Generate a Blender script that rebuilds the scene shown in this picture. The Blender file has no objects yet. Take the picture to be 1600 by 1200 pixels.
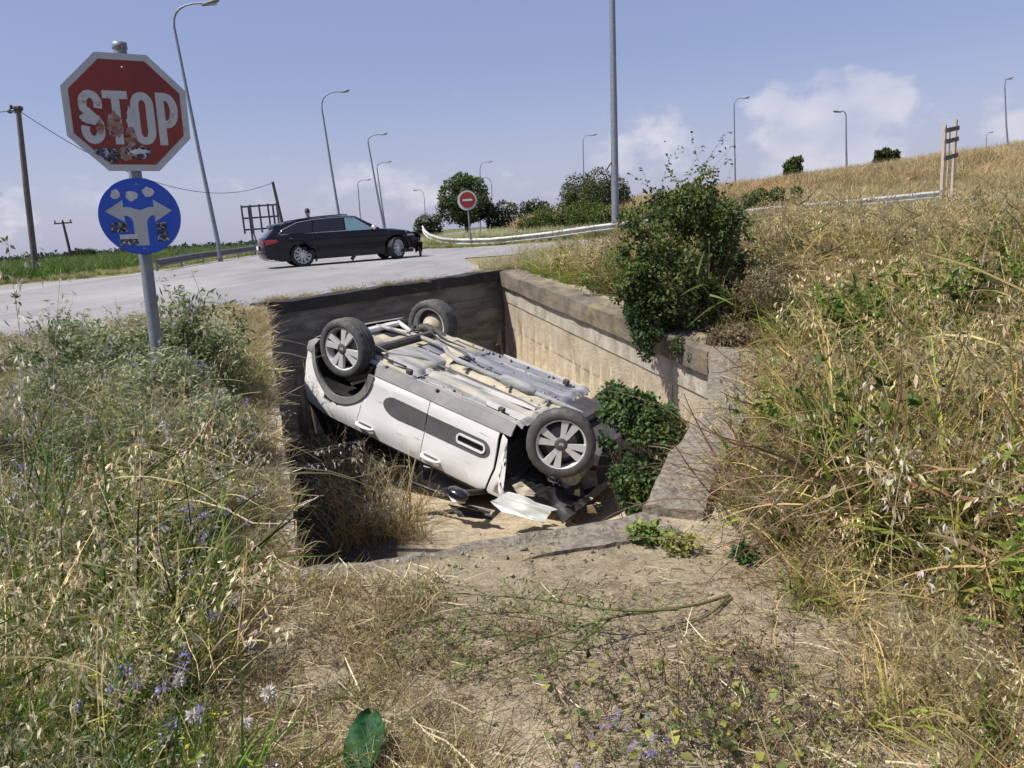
import bpy, bmesh, math, random
import numpy as np
from mathutils import Vector, Matrix, Euler
R=math.radians
random.seed(7); rng=np.random.default_rng(11)
S=bpy.context.scene; COL=S.collection
# ---------------------------------------------------------------- camera
EYE=0.85; FPX=1180.0; PITCH=R(11.9); ROLL=R(4.0)
_f=np.array([0,math.cos(PITCH),-math.sin(PITCH)]); _r0=np.array([1.0,0,0]); _u0=np.cross(_r0,_f)
_r=math.cos(ROLL)*_r0-math.sin(ROLL)*_u0; _u=math.sin(ROLL)*_r0+math.cos(ROLL)*_u0
cd=bpy.data.cameras.new('camera'); cam=bpy.data.objects.new('camera',cd); COL.objects.link(cam)
cd.sensor_width=36; cd.lens=FPX/1600*36; cd.clip_start=0.05; cd.clip_end=4000
cam.matrix_world=Matrix(((_r[0],_u[0],-_f[0],0),(_r[1],_u[1],-_f[1],0),(_r[2],_u[2],-_f[2],EYE),(0,0,0,1)))
S.camera=cam
def ray(x,y): return _f+(x-800)/FPX*_r-(y-600)/FPX*_u
def atY(x,y,Y):                     # the point seen at a pixel of the photograph, Y metres ahead
    d=ray(x,y); return np.array([0,0,EYE])+d*(Y/d[1])
def atz(x,y,z):
    d=ray(x,y); return np.array([0,0,EYE])+d*((z-EYE)/d[2])
def proj(P):
    v=np.asarray(P,float)-np.array([0,0,EYE]); w=np.maximum(v@_f,1e-3)
    return 800+FPX*(v@_r)/w, 600-FPX*(v@_u)/w, v@_f
# ---------------------------------------------------------------- sky, sun, exposure
TOSUN=Vector((-0.93,-0.36,0)).normalized()*math.cos(R(59))+Vector((0,0,math.sin(R(59))))
W=bpy.data.worlds.new('World'); S.world=W; W.use_nodes=True
nt=W.node_tree; nt.nodes.clear()
def nd(t,typ,ins=None,**kw):
    n=t.nodes.new(typ)
    for k,v in kw.items(): setattr(n,k,v)
    for k,v in (ins or {}).items():
        if hasattr(v,'links') and hasattr(v,'is_output'): t.links.new(v,n.inputs[k])
        else: n.inputs[k].default_value=v
    return n
def ma(t,op,a,b=0.0,c=0.0,clamp=False):
    n=nd(t,'ShaderNodeMath',{0:a,1:b,2:c},operation=op); n.use_clamp=clamp; return n.outputs[0]
def mixc(t,fac,a,b,mode='MIX'):
    n=nd(t,'ShaderNodeMix',data_type='RGBA',blend_type=mode)
    for i,v in ((0,fac),(6,a),(7,b)):
        if hasattr(v,'is_output'): t.links.new(v,n.inputs[i])
        else: n.inputs[i].default_value=v if i==0 else (tuple(v)+(1,))[:4]
    return n.outputs[2]
sky=nd(nt,'ShaderNodeTexSky',sky_type='NISHITA',sun_disc=False,sun_elevation=R(59),sun_rotation=math.atan2(TOSUN.x,TOSUN.y),
       altitude=50,air_density=1.0,dust_density=1.6,ozone_density=2.6)
tc=nd(nt,'ShaderNodeTexCoord'); sp=nd(nt,'ShaderNodeSeparateXYZ',{0:tc.outputs['Generated']})
az=ma(nt,'ARCTAN2',sp.outputs[0],sp.outputs[1]); el=ma(nt,'ARCSINE',sp.outputs[2])
# cumulus: soft ellipses in azimuth and elevation, broken up by noise
cv=nd(nt,'ShaderNodeCombineXYZ',{0:az,1:ma(nt,'MULTIPLY',el,1.5)})
nz=nd(nt,'ShaderNodeTexNoise',{'Vector':cv.outputs[0],'Scale':15.0,'Detail':10.0,'Roughness':0.60}).outputs[0]
nzb=nd(nt,'ShaderNodeTexNoise',{'Vector':cv.outputs[0],'Scale':4.2,'Detail':5.0,'Roughness':0.55}).outputs[0]
cm=None
for px,py,wx,wy,a in ((1300,205,120,75,.80),(1225,165,42,40,.78),(1350,160,55,42,.80),(1010,225,85,45,.62),(665,290,90,32,.6),(560,310,110,30,.3),(1590,190,40,40,.5),
                      (1040,171,32,9,.42),(714,148,11,6,.42),(790,290,160,30,.25)):
    d=Vector(ray(px,py)).normalized(); a0=math.atan2(d.x,d.y); e0=math.asin(d.z)
    da=ma(nt,'DIVIDE',ma(nt,'SUBTRACT',az,a0),wx/FPX*.95); de=ma(nt,'DIVIDE',ma(nt,'SUBTRACT',el,e0),wy/FPX)
    q=ma(nt,'ADD',ma(nt,'MULTIPLY',da,da),ma(nt,'MULTIPLY',de,de))
    g=ma(nt,'MULTIPLY',ma(nt,'SUBTRACT',1.0,ma(nt,'MULTIPLY',q,.5)),a)
    cm=g if cm is None else ma(nt,'MAXIMUM',cm,g)
# the same kind of low banks all round the horizon
bank=ma(nt,'SUBTRACT',ma(nt,'MULTIPLY',ma(nt,'SUBTRACT',nzb,.42),4.0),ma(nt,'MULTIPLY',ma(nt,'ABSOLUTE',ma(nt,'SUBTRACT',el,.06)),13.0))
cm=ma(nt,'MAXIMUM',cm,ma(nt,'MULTIPLY',bank,.55))
edge=ma(nt,'ADD',cm,ma(nt,'MULTIPLY',ma(nt,'SUBTRACT',nz,.5),2.3))
mask=nd(nt,'ShaderNodeMapRange',{0:edge,1:.22,2:.72,3:0.0,4:.66},interpolation_type='SMOOTHSTEP').outputs[0]
veil=nd(nt,'ShaderNodeMapRange',{0:el,1:.0,2:.20,3:.50,4:0.0},interpolation_type='SMOOTHSTEP').outputs[0]
skyc=mixc(nt,1.0,sky.outputs[0],(1.06,.95,1.07),'MULTIPLY')
skyc=mixc(nt,.36,skyc,(4.0,4.6,7.2))
skyc=mixc(nt,veil,skyc,(5.3,5.45,6.9))
shade=nd(nt,'ShaderNodeTexNoise',{'Vector':cv.outputs[0],'Scale':11.0,'Detail':6.0}).outputs[0]
ccol=mixc(nt,nd(nt,'ShaderNodeMapRange',{0:shade,1:.35,2:.65}).outputs[0],(5.0,5.2,6.7),(7.5,7.4,7.8))
skyc=mixc(nt,mask,skyc,ccol)
bg=nd(nt,'ShaderNodeBackground',{0:skyc,1:0.088}); wo=nd(nt,'ShaderNodeOutputWorld',{0:bg.outputs[0]})
sl=bpy.data.lights.new('sun','SUN'); sl.energy=5.0; sl.angle=R(0.53); sl.color=(1,.955,.885)
so=bpy.data.objects.new('sun',sl); COL.objects.link(so); so.rotation_euler=TOSUN.to_track_quat('Z','Y').to_euler()
vs=S.view_settings; vs.view_transform='Standard'; vs.look='None'; vs.exposure=0.3; vs.gamma=1.0; vs.use_curve_mapping=False
S.cycles.max_bounces=5; S.cycles.diffuse_bounces=3; S.cycles.glossy_bounces=2; S.cycles.transmission_bounces=2; S.cycles.transparent_max_bounces=4; S.cycles.adaptive_threshold=.03; S.cycles.caustics_reflective=False; S.cycles.caustics_refractive=False; S.cycles.use_denoising=True
# ---------------------------------------------------------------- helpers
def ss(a,b,v):
    t=np.clip((np.asarray(v,float)-a)/(b-a),0,1); return t*t*(3-2*t)
def vnoise(x,y,seed=0):
    x=np.asarray(x,float);y=np.asarray(y,float)
    xi=np.floor(x);yi=np.floor(y);fx=x-xi;fy=y-yi;fx=fx*fx*(3-2*fx);fy=fy*fy*(3-2*fy)
    h=lambda a,b:(np.sin(a*127.1+b*311.7+seed*74.7)*43758.5453)%1.0
    return (h(xi,yi)*(1-fx)+h(xi+1,yi)*fx)*(1-fy)+(h(xi,yi+1)*(1-fx)+h(xi+1,yi+1)*fx)*fy
def fbm(x,y,o=4,seed=0):
    s=0;a=.5;t=0
    for k in range(o): s=s+a*vnoise(np.asarray(x)*2**k,np.asarray(y)*2**k,seed+k);t+=a;a*=.5
    return s/t
class MB:
    def __init__(s): s.v=[];s.f=[];s.sm=[]
    def add(s,v,f,smooth=False):
        o=len(s.v); s.v+=[tuple(map(float,p)) for p in v]; s.f+=[tuple(i+o for i in q) for q in f]; s.sm+=[smooth]*len(f); return s
    def box(s,c,d,M=None,smooth=False,bev=0):
        x,y,z=[k/2 for k in d]
        if bev:
            b=bev; v=[]
            for sz in (-1,1):
                for (i,j) in ((-x+b,-y),(x-b,-y),(x,-y+b),(x,y-b),(x-b,y),(-x+b,y),(-x,y-b),(-x,-y+b)): v.append((i,j,sz*(z-b)))
            for sz in (-1,1):
                for (i,j) in ((-x+b,-y+b),(x-b,-y+b),(x-b,y-b),(-x+b,y-b)): v.append((i,j,sz*z))
            f=[(k,(k+1)%8,8+(k+1)%8,8+k) for k in range(8)]
            f+=[(19-0,23-0,0,0)][:0]
            f+=[(19,18,17,16),(20,21,22,23)]
            for a,b2,c1,c2 in ((0,1,16,17),(2,3,17,18),(4,5,18,19),(6,7,19,16)):
                f.append((b2,a,c1,c2)); f.append((8+a,8+b2,c2+4,c1+4))
            for a,b2,c1 in ((1,2,17),(3,4,18),(5,6,19),(7,0,16)):
                f.append((b2,a,c1)); f.append((8+a,8+b2,c1+4))
        else:
            v=[(i,j,k) for k in (-z,z) for (i,j) in ((-x,-y),(x,-y),(x,y),(-x,y))]
            f=[(3,2,1,0),(4,5,6,7),(0,1,5,4),(1,2,6,5),(2,3,7,6),(3,0,4,7)]
        if M is not None: v=[tuple(M@Vector(p)) for p in v]
        v=[(p[0]+c[0],p[1]+c[1],p[2]+c[2]) for p in v]
        return s.add(v,f,smooth)
    def tube(s,pts,rad,n=8,cap=True,smooth=True):
        pts=[Vector(p) for p in pts]; m=len(pts)
        rad=[rad]*m if not hasattr(rad,'__len__') else rad
        v=[];f=[]; ref=None
        for i,p in enumerate(pts):
            t=(pts[min(i+1,m-1)]-pts[max(i-1,0)]).normalized()
            if ref is None: ref=t.orthogonal().normalized()
            a=(ref-t*ref.dot(t)); a=a.normalized() if a.length>1e-6 else t.orthogonal().normalized(); ref=a; b=t.cross(a)
            for k in range(n):
                w=2*math.pi*k/n; v.append(p+(a*math.cos(w)+b*math.sin(w))*rad[i])
        for i in range(m-1):
            for k in range(n): f.append((i*n+k,i*n+(k+1)%n,(i+1)*n+(k+1)%n,(i+1)*n+k))
        s.add(v,f,smooth)
        if cap: s.add(v[:n],[tuple(range(n-1,-1,-1))]); s.add(v[-n:],[tuple(range(n))])
        return s
    def lathe(s,prof,n=32,axis='Y',c=(0,0,0),smooth=True):   # prof: (radius, position along the axis)
        v=[];f=[];m=len(prof)
        for k in range(n):
            w=2*math.pi*k/n
            for r,h in prof:
                a,b=r*math.cos(w),r*math.sin(w)
                p=(a,h,b) if axis=='Y' else ((a,b,h) if axis=='Z' else (h,a,b)); v.append((p[0]+c[0],p[1]+c[1],p[2]+c[2]))
        for k in range(n):
            for i in range(m-1):
                q=(k*m+i,k*m+i+1,((k+1)%n)*m+i+1,((k+1)%n)*m+i); f.append(q)
        return s.add(v,f,smooth)
    def prism(s,poly,h0,h1,fn=lambda x,y,h:(x,y,h)):
        n=len(poly); v=[fn(x,y,h0) for x,y in poly]+[fn(x,y,h1) for x,y in poly]
        s.add(v,[tuple(range(n-1,-1,-1)),tuple(range(n,2*n))]+[(k,(k+1)%n,n+(k+1)%n,n+k) for k in range(n)]); return s
    def mesh(s,name):
        me=bpy.data.meshes.new(name); me.from_pydata(s.v,[],s.f); me.validate()
        if len(me.polygons)==len(s.sm): me.polygons.foreach_set('use_smooth',s.sm)
        me.update(); return me
    def build(s,name,m,parent=None,label=None):
        return obj(name,s.mesh(name),m,parent,label)
def obj(name,me,m=None,parent=None,label=None):
    o=bpy.data.objects.new(name,me); COL.objects.link(o)
    if m is not None and me is not None and not me.materials: me.materials.append(MAT[m] if isinstance(m,str) else m)
    if parent is not None: o.parent=parent
    if label: o['label']=label
    return o
def tag(o,label=None,cat=None,group=None,kind=None):
    for k,v in (('label',label),('category',cat),('group',group),('kind',kind)):
        if v: o[k]=v
    return o
def thing(name,label,cat,loc=(0,0,0),rot=(0,0,0),group=None):
    o=bpy.data.objects.new(name,None); COL.objects.link(o); o.empty_display_size=.1
    o.location=loc; o.rotation_euler=rot; return tag(o,label,cat,group)
def gridmesh(P,smooth=True):            # P: (n,m,3) array -> MB
    n,m=P.shape[:2]; b=MB(); b.add(P.reshape(-1,3),[(i*m+j,(i+1)*m+j,(i+1)*m+j+1,i*m+j+1) for i in range(n-1) for j in range(m-1)],smooth); return b
# ---------------------------------------------------------------- materials
MAT={}
def mat(name,c1,c2=None,scale=4.0,rough=.7,metal=0.0,bump=0.0,bscale=60.0,c3=None,scale3=1.2,t3=(.52,.62),stretch=(1,1,1),spec=.5,coat=0.0,ramp=(.38,.64),coords='Object',det=8.0,emit=None):
    m=bpy.data.materials.new(name); m.use_nodes=True; t=m.node_tree; p=t.nodes['Principled BSDF']
    p.inputs['Roughness'].default_value=rough; p.inputs['Metallic'].default_value=metal
    p.inputs['Specular IOR Level'].default_value=spec; p.inputs['Coat Weight'].default_value=coat
    co=nd(t,'ShaderNodeTexCoord').outputs[coords]; mp=nd(t,'ShaderNodeMapping',{'Vector':co,'Scale':stretch}).outputs[0]
    if c2 is None: p.inputs['Base Color'].default_value=(*c1,1)
    else:
        n=nd(t,'ShaderNodeTexNoise',{'Vector':mp,'Scale':scale,'Detail':det,'Roughness':.62}).outputs[0]
        f=nd(t,'ShaderNodeMapRange',{0:n,1:ramp[0],2:ramp[1]}).outputs[0]; c=mixc(t,f,c1,c2)
        if c3 is not None:
            n3=nd(t,'ShaderNodeTexNoise',{'Vector':mp,'Scale':scale3,'Detail':6.0,'Roughness':.65}).outputs[0]
            c=mixc(t,nd(t,'ShaderNodeMapRange',{0:n3,1:t3[0],2:t3[1]}).outputs[0],c,c3)
        t.links.new(c,p.inputs['Base Color'])
    if bump:
        nb=nd(t,'ShaderNodeTexNoise',{'Vector':co,'Scale':bscale,'Detail':6.0,'Roughness':.65}).outputs[0]
        b=nd(t,'ShaderNodeBump',{'Strength':bump,'Distance':.02,'Height':nb}); t.links.new(b.outputs[0],p.inputs['Normal'])
    if emit: p.inputs['Emission Color'].default_value=(*emit[0],1); p.inputs['Emission Strength'].default_value=emit[1]
    MAT[name]=m; return m
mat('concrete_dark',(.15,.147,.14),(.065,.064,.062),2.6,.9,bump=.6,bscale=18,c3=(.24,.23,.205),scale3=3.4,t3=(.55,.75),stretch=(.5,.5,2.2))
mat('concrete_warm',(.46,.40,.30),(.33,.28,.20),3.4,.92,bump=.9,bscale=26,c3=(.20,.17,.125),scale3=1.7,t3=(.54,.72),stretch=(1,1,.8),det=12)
mat('concrete_band',(.47,.43,.35),(.30,.27,.21),5,.92,bump=.5,bscale=20,c3=(.17,.15,.12),scale3=3,t3=(.56,.7),stretch=(1,1,.5))
mat('concrete_cope',(.20,.165,.12),(.10,.085,.065),3.0,.95,bump=.8,bscale=16,c3=(.26,.22,.11),scale3=2.2,t3=(.55,.7))
mat('concrete_tar',(.03,.03,.03),(.014,.014,.015),3.0,.85,bump=.6,bscale=25,c3=(.10,.09,.07),scale3=5,t3=(.6,.72))
mat('concrete_pebble',(.25,.22,.17),(.13,.112,.085),26,.95,bump=1.0,bscale=34,c3=(.37,.33,.26),scale3=60,t3=(.6,.72),ramp=(.42,.6))
mat('asphalt',(.275,.272,.27),(.205,.202,.20),.9,.9,bump=.4,bscale=90,c3=(.33,.32,.305),scale3=.3,t3=(.48,.62),stretch=(1,.35,1))
t=MAT['asphalt'].node_tree; p=t.nodes['Principled BSDF']; src=p.inputs['Base Color'].links[0].from_socket; co=nd(t,'ShaderNodeTexCoord').outputs['Object']
vo=nd(t,'ShaderNodeTexVoronoi',{'Vector':nd(t,'ShaderNodeVectorMath',{0:co,1:nd(t,'ShaderNodeTexNoise',{'Vector':co,'Scale':.8,'Detail':6.0}).outputs[1]},operation='ADD').outputs[0],'Scale':.22},feature='DISTANCE_TO_EDGE').outputs[0]
crk=nd(t,'ShaderNodeMapRange',{0:vo,1:.0,2:.012,3:.55,4:0.0}).outputs[0]; gr=nd(t,'ShaderNodeTexNoise',{'Vector':co,'Scale':160.0,'Detail':3.0}).outputs[0]
c=mixc(t,crk,src,(.12,.115,.11)); c=mixc(t,nd(t,'ShaderNodeMapRange',{0:gr,1:.35,2:.65,3:.0,4:.35}).outputs[0],c,(.16,.157,.155)); t.links.new(c,p.inputs['Base Color'])
mat('galv',(.22,.24,.27),(.16,.18,.21),8,.55,metal=.25)
mat('galv_rail',(.50,.51,.48),(.40,.41,.39),5,.55,metal=.15)
mat('rail_dark',(.10,.105,.11),(.16,.16,.16),5,.7)
mat('wood_pole',(.13,.115,.10),(.08,.07,.062),6,.9,stretch=(4,4,.3),bump=.3)
mat('wood_frame',(.52,.43,.33),(.38,.30,.22),6,.85,stretch=(3,3,.4))
mat('black_metal',(.025,.027,.03),(.045,.045,.045),6,.6)
mat('sign_white',(.47,.51,.51),(.41,.45,.46),5,.45,c3=(.40,.38,.36),scale3=4,t3=(.6,.72))
mat('sign_red',(.24,.027,.012),(.18,.018,.010),3,.42,c3=(.40,.05,.02),scale3=2.5,t3=(.6,.75))
mat('sign_blue',(.012,.08,.50),(.014,.09,.54),3,.4)
mat('sign_letter',(.50,.54,.53),(.45,.48,.48),6,.45,c3=(.34,.12,.09),scale3=5.5,t3=(.58,.66))
mat('sign_grey',(.45,.47,.48),None,rough=.5)
mat('sticker_white',(.66,.66,.64),(.50,.50,.49),22,.6,c3=(.06,.12,.4),scale3=28,t3=(.6,.66))
mat('sticker_dark',(.02,.02,.025),(.50,.50,.52),38,.6,ramp=(.5,.58),c3=(.05,.07,.16),scale3=20)
mat('rust_wear',(.24,.10,.06),(.45,.36,.32),14,.8,c3=(.15,.05,.03),scale3=20)
mat('bolt',(.4,.4,.38),None,rough=.5,metal=.6)
mat('car_white',(.84,.84,.82),(.80,.795,.77),2.2,.3,coat=.4,c3=(.68,.65,.58),scale3=3.3,t3=(.64,.85))
t=MAT['car_white'].node_tree; p=t.nodes['Principled BSDF']; src=p.inputs['Base Color'].links[0].from_socket; co=nd(t,'ShaderNodeTexCoord').outputs['Object']
sc_=nd(t,'ShaderNodeTexNoise',{'Vector':nd(t,'ShaderNodeMapping',{'Vector':co,'Scale':(1.2,6,24),'Rotation':(0,R(-14),0)}).outputs[0],'Scale':2.2,'Detail':8.0,'Roughness':.7}).outputs[0]
ar_=nd(t,'ShaderNodeTexNoise',{'Vector':co,'Scale':1.7,'Detail':2.0}).outputs[0]
k_=ma(t,'MULTIPLY',nd(t,'ShaderNodeMapRange',{0:sc_,1:.60,2:.66}).outputs[0],nd(t,'ShaderNodeMapRange',{0:ar_,1:.50,2:.62}).outputs[0])
t.links.new(mixc(t,k_,src,(.24,.23,.21)),p.inputs['Base Color'])
mat('car_white_inner',(.44,.45,.41),(.36,.37,.34),4,.5)
mat('cladding',(.15,.15,.145),(.22,.215,.20),5,.7,bump=.15,bscale=120,c3=(.30,.27,.22),scale3=4,t3=(.58,.75))
mat('airbump',(.10,.10,.105),(.13,.13,.13),8,.55)
mat('plastic_black',(.012,.012,.013),(.028,.027,.026),7,.55)
mat('plastic_gloss',(.012,.012,.016),None,rough=.18,coat=.5)
mat('chrome',(.72,.72,.70),None,rough=.25,metal=.8)
mat('underbody',(.34,.34,.33),(.15,.155,.16),4.5,.7,c3=(.46,.42,.33),scale3=1.9,t3=(.52,.68),stretch=(.35,1.6,1),bump=.35,bscale=40)
mat('underbody_blue',(.13,.14,.165),(.23,.235,.25),5,.65,c3=(.38,.36,.31),scale3=2.6,t3=(.56,.72),stretch=(.3,2.2,1),bump=.3,bscale=40)
mat('underbody_dust',(.50,.45,.33),(.36,.32,.24),5,.9,c3=(.22,.21,.19),scale3=4,t3=(.58,.72),bump=.4,bscale=50)
mat('underbody_white',(.62,.60,.56),(.42,.41,.38),6,.7,stretch=(.3,2,1),c3=(.22,.22,.22),scale3=5,t3=(.55,.65))
mat('axle_black',(.035,.035,.037),(.075,.07,.062),8,.7)
mat('rubber',(.045,.044,.043),(.085,.082,.075),6,.85,c3=(.20,.18,.15),scale3=5,t3=(.58,.8),bump=.2,bscale=120)
mat('rubber_clean',(.018,.018,.019),(.03,.03,.03),6,.8)
mat('alloy',(.66,.66,.64),(.56,.56,.53),6,.45,metal=.2)
mat('alloy_dark',(.075,.075,.075),(.12,.115,.105),6,.6,metal=.2)
mat('brake',(.2,.19,.17),(.3,.28,.24),9,.6,metal=.4)
mat('paint_black',(.005,.004,.009),(.007,.006,.011),3,.2,coat=.25,spec=.3)
mat('glass_dark',(.008,.009,.013),None,rough=.06,coat=.6)
mat('glass_sky',(.13,.21,.26),None,rough=.12)  # pale sky seen through the panes, painted into the glass colour
mat('tail_red',(.30,.012,.014),None,rough=.2,coat=.5)
mat('plate_white',(.75,.75,.75),(.55,.56,.60),30,.5)
mat('headlight',(.55,.57,.6),None,rough=.15,metal=.4)
mat('skin',(.42,.25,.17),None,rough=.6); mat('hair',(.03,.022,.016),None,rough=.7)
mat('shirt',(.10,.12,.16),(.13,.15,.19),20,.9); mat('jeans',(.05,.07,.13),(.07,.09,.15),20,.9)
mat('bark',(.13,.10,.07),(.20,.16,.115),9,.9,bump=.4,stretch=(1,1,.3))
mat('lamp_glass',(.35,.37,.35),None,rough=.3); mat('wire',(.03,.03,.035),None,rough=.6)
mat('lamp_head',(.16,.17,.17),None,rough=.6)
# foliage: albedo from the vertex colours; 'tcol' is each instance's own tint
def foliage(name,inst,trans=.32,rough=.6):
    m=bpy.data.materials.new(name); m.use_nodes=True; t=m.node_tree; p=t.nodes['Principled BSDF']
    c=nd(t,'ShaderNodeAttribute',attribute_name='col').outputs[0]
    if inst: c=mixc(t,1.0,c,nd(t,'ShaderNodeAttribute',attribute_name='tcol',attribute_type='INSTANCER').outputs[0],'MULTIPLY')
    t.links.new(c,p.inputs['Base Color']); p.inputs['Roughness'].default_value=rough; p.inputs['Specular IOR Level'].default_value=.25
    tr=nd(t,'ShaderNodeBsdfTranslucent',{0:c}); mx=nd(t,'ShaderNodeMixShader',{0:trans,1:p.outputs[0],2:tr.outputs[0]})
    t.links.new(mx.outputs[0],t.nodes['Material Output'].inputs[0]); MAT[name]=m
foliage('foliage_inst',True); foliage('foliage',False)
# terrain: soil colour zones stored on the sheet, broken up by noise, with crumbs and pebbles in relief
m=bpy.data.materials.new('soil'); m.use_nodes=True; t=m.node_tree; p=t.nodes['Principled BSDF']; p.inputs['Roughness'].default_value=.95; p.inputs['Specular IOR Level'].default_value=.15
co=nd(t,'ShaderNodeTexCoord').outputs['Object']; c=nd(t,'ShaderNodeAttribute',attribute_name='gcol').outputs[0]
n1=nd(t,'ShaderNodeTexNoise',{'Vector':co,'Scale':9.0,'Detail':10.0,'Roughness':.7}).outputs[0]
n2=nd(t,'ShaderNodeTexNoise',{'Vector':co,'Scale':70.0,'Detail':5.0,'Roughness':.7}).outputs[0]
k=nd(t,'ShaderNodeMapRange',{0:n1,1:.3,2:.7,3:.62,4:1.3}).outputs[0]; k2=nd(t,'ShaderNodeMapRange',{0:n2,1:.3,2:.7,3:.6,4:1.35}).outputs[0]
cc=nd(t,'ShaderNodeVectorMath',{0:c},operation='SCALE'); t.links.new(ma(t,'MULTIPLY',k,k2),cc.inputs[3]); t.links.new(cc.outputs[0],p.inputs['Base Color'])
hb=ma(t,'ADD',ma(t,'MULTIPLY',n1,.7),ma(t,'MULTIPLY',n2,.5)); t.links.new(nd(t,'ShaderNodeBump',{'Strength':.8,'Distance':.03,'Height':hb}).outputs[0],p.inputs['Normal']); MAT['soil']=m
# ================================================================ terrain, road, pit
PA=np.array([-3.26,10.29,0.0]);PB=np.array([-.06,14.19,0.0]);PC=np.array([2.10,7.80,-.60]);PD=np.array([1.36,5.10,-.72]);PE=np.array([.68,3.88,-.75]);PF=np.array([-1.06,3.28,-.65])
PIT=[PA,PB,PC,PD,PE,PF]; FLOOR=-1.95
RD=np.array([.634,.773]); RN=np.array([.773,-.634])          # along the road edge; from the road towards the camera
def sdist(x,y): return (x-PA[0])*RN[0]+(y-PA[1])*RN[1]
def inpoly(x,y,P):
    x=np.asarray(x,float);y=np.asarray(y,float);r=np.zeros(np.broadcast(x,y).shape,bool);n=len(P)
    for i in range(n):
        x0,y0=P[i][0],P[i][1];x1,y1=P[(i+1)%n][0],P[(i+1)%n][1]
        if y0==y1: continue
        r^=((y0>y)!=(y1>y))&(x<(x1-x0)*(y-y0)/(y1-y0)+x0)
    return r
def distpoly(x,y,P,closed=True):
    x=np.asarray(x,float);y=np.asarray(y,float);d=np.full(np.broadcast(x,y).shape,1e9);n=len(P)
    for i in range(n if closed else n-1):
        a=np.array(P[i][:2],float);b=np.array(P[(i+1)%n][:2],float);e=b-a
        t=np.clip(((x-a[0])*e[0]+(y-a[1])*e[1])/(e@e),0,1); d=np.minimum(d,np.hypot(x-a[0]-t*e[0],y-a[1]-t*e[1]))
    return d
ROADP=[(-45,-40),tuple(PB[:2]-RN*.32+RD*.1),(-.55,16),(-1.1,22),(4,22.4),(14,23.5),(60,27),(60,34.5),(16,32.2),(6,32),(-1.6,33.4),(-3.9,36.5),(-5.6,43),(-6.2,60),(-4,110),(6,240),(-5,240),(-15.5,110),(-17.6,60),(-16.6,47),(-14.3,33),(-14.2,28),(-17.5,25.2),(-30,22),(-70,15),(-90,-40)]
ROADP[1]=tuple(PB[:2]-RN*.30); ROADP.insert(1,tuple(PA[:2]-RN*.30))
RBX=[(1.0,0.0),(1.0,2.0),(1.12,3.1),(.98,3.88),(1.66,5.0),(2.42,7.9),(.25,14.3)]       # foot of the right hand mound
def moundd(x,y):
    ys=np.array([-3,0,2.0,3.1,3.88,5.0,7.9,14.3,20,26]); xs=np.array([1.0,1.0,1.0,1.12,1.02,1.68,2.45,.6,3.5,6.5])
    return np.asarray(x)-np.interp(y,ys,xs)
def H(x,y):
    x=np.asarray(x,float);y=np.asarray(y,float); s=sdist(x,y)
    fade=1-ss(13,20,y)
    z=-.75*np.clip(s/7.0,0,1)*fade
    d=moundd(x,y); z=z+ss(0.05,4.6,d)*(.72-.0*d)*(1-ss(13,21,y))*ss(-2,3.5,y)
    z=z+.05*(fbm(x*.9,y*.9,3,3)-.5)*ss(.2,2.0,s)*(1-ss(16,22,y))
    bk=np.interp(x,[-3,2,9,20,38,70],[0,.5,1.3,2.1,3.3,4.6])*ss(36.5,52,y)*(1-ss(250,400,y))
    z=z+bk*(1+.12*(fbm(x*.12,y*.12,3,9)-.5))
    z=z+.05*(fbm(x*.5,y*.5,3,5)-.3)*ss(20,26,y)
    lf=ss(-10,-20,x)*ss(26,34,y)*(1-ss(60,120,y)); z=z+.25*lf*(fbm(x*.2,y*.2,2,4)-.3)
    # the soil lies up against the tops of the pit walls
    n=len(PIT); best=np.full(z.shape,1e9); zl=np.zeros(z.shape)
    for i in range(n):
        a=PIT[i];b=PIT[(i+1)%n];e=(b-a)[:2]; t=np.clip(((x-a[0])*e[0]+(y-a[1])*e[1])/(e@e),0,1); d=np.hypot(x-a[0]-t*e[0],y-a[1]-t*e[1])
        k=d<best; best=np.where(k,d,best); zl=np.where(k,a[2]+(b[2]-a[2])*t,zl)
    w=ss(.30,1.1,best); return np.where(best<1.1,(zl-.0)*(1-w)+z*w,z)
def FZ(x,y):        # pit floor with silt heaped in the corners
    z=FLOOR+.05*(fbm(np.asarray(x)*1.5,np.asarray(y)*1.5,3,8)-.5)
    z=z+.85*np.exp(-(((x-1.75)/.55)**2+((y-6.6)/1.0)**2))+.30*np.exp(-(((x+1.2)/.7)**2+((y-5.2)/1.2)**2))
    return z
def axis(lo,hi,d,far0,far1,g=1.13):
    a=list(np.arange(lo,hi+1e-6,d)); s=d;v=hi
    while v<far1: s=min(s*g,60); v+=s; a.append(v)
    s=d;v=lo;b=[]
    while v>far0: s=min(s*g,60); v-=s; b.append(v)
    return np.array(b[::-1]+a)
gx=axis(-6.5,8,.1,-1500,1500); gy=axis(.3,15.5,.1,-60,2500)
GX,GY=np.meshgrid(gx,gy,indexing='ij'); GZ=H(GX,GY)
inroad=inpoly(GX,GY,ROADP); GZ=np.where(inroad,np.minimum(GZ,0)-.06,GZ)
near=distpoly(GX,GY,PIT); inp=inpoly(GX,GY,PIT)|(near<.05)
GZ=np.where(inp,FZ(GX,GY),GZ)
b=gridmesh(np.stack([GX,GY,GZ],-1)); me=b.mesh('ground')
def lerpc(a,b,t): return a[...,None]*0+b if False else np.asarray(a)*(1-t[...,None])+np.asarray(b)*t[...,None]
gc=np.ones(GX.shape+(3,))*np.array([.30,.25,.168])
n=fbm(GX*.7,GY*.7,4,21)
gc=lerpc(gc,[.39,.333,.228],ss(.4,.65,n))
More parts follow.
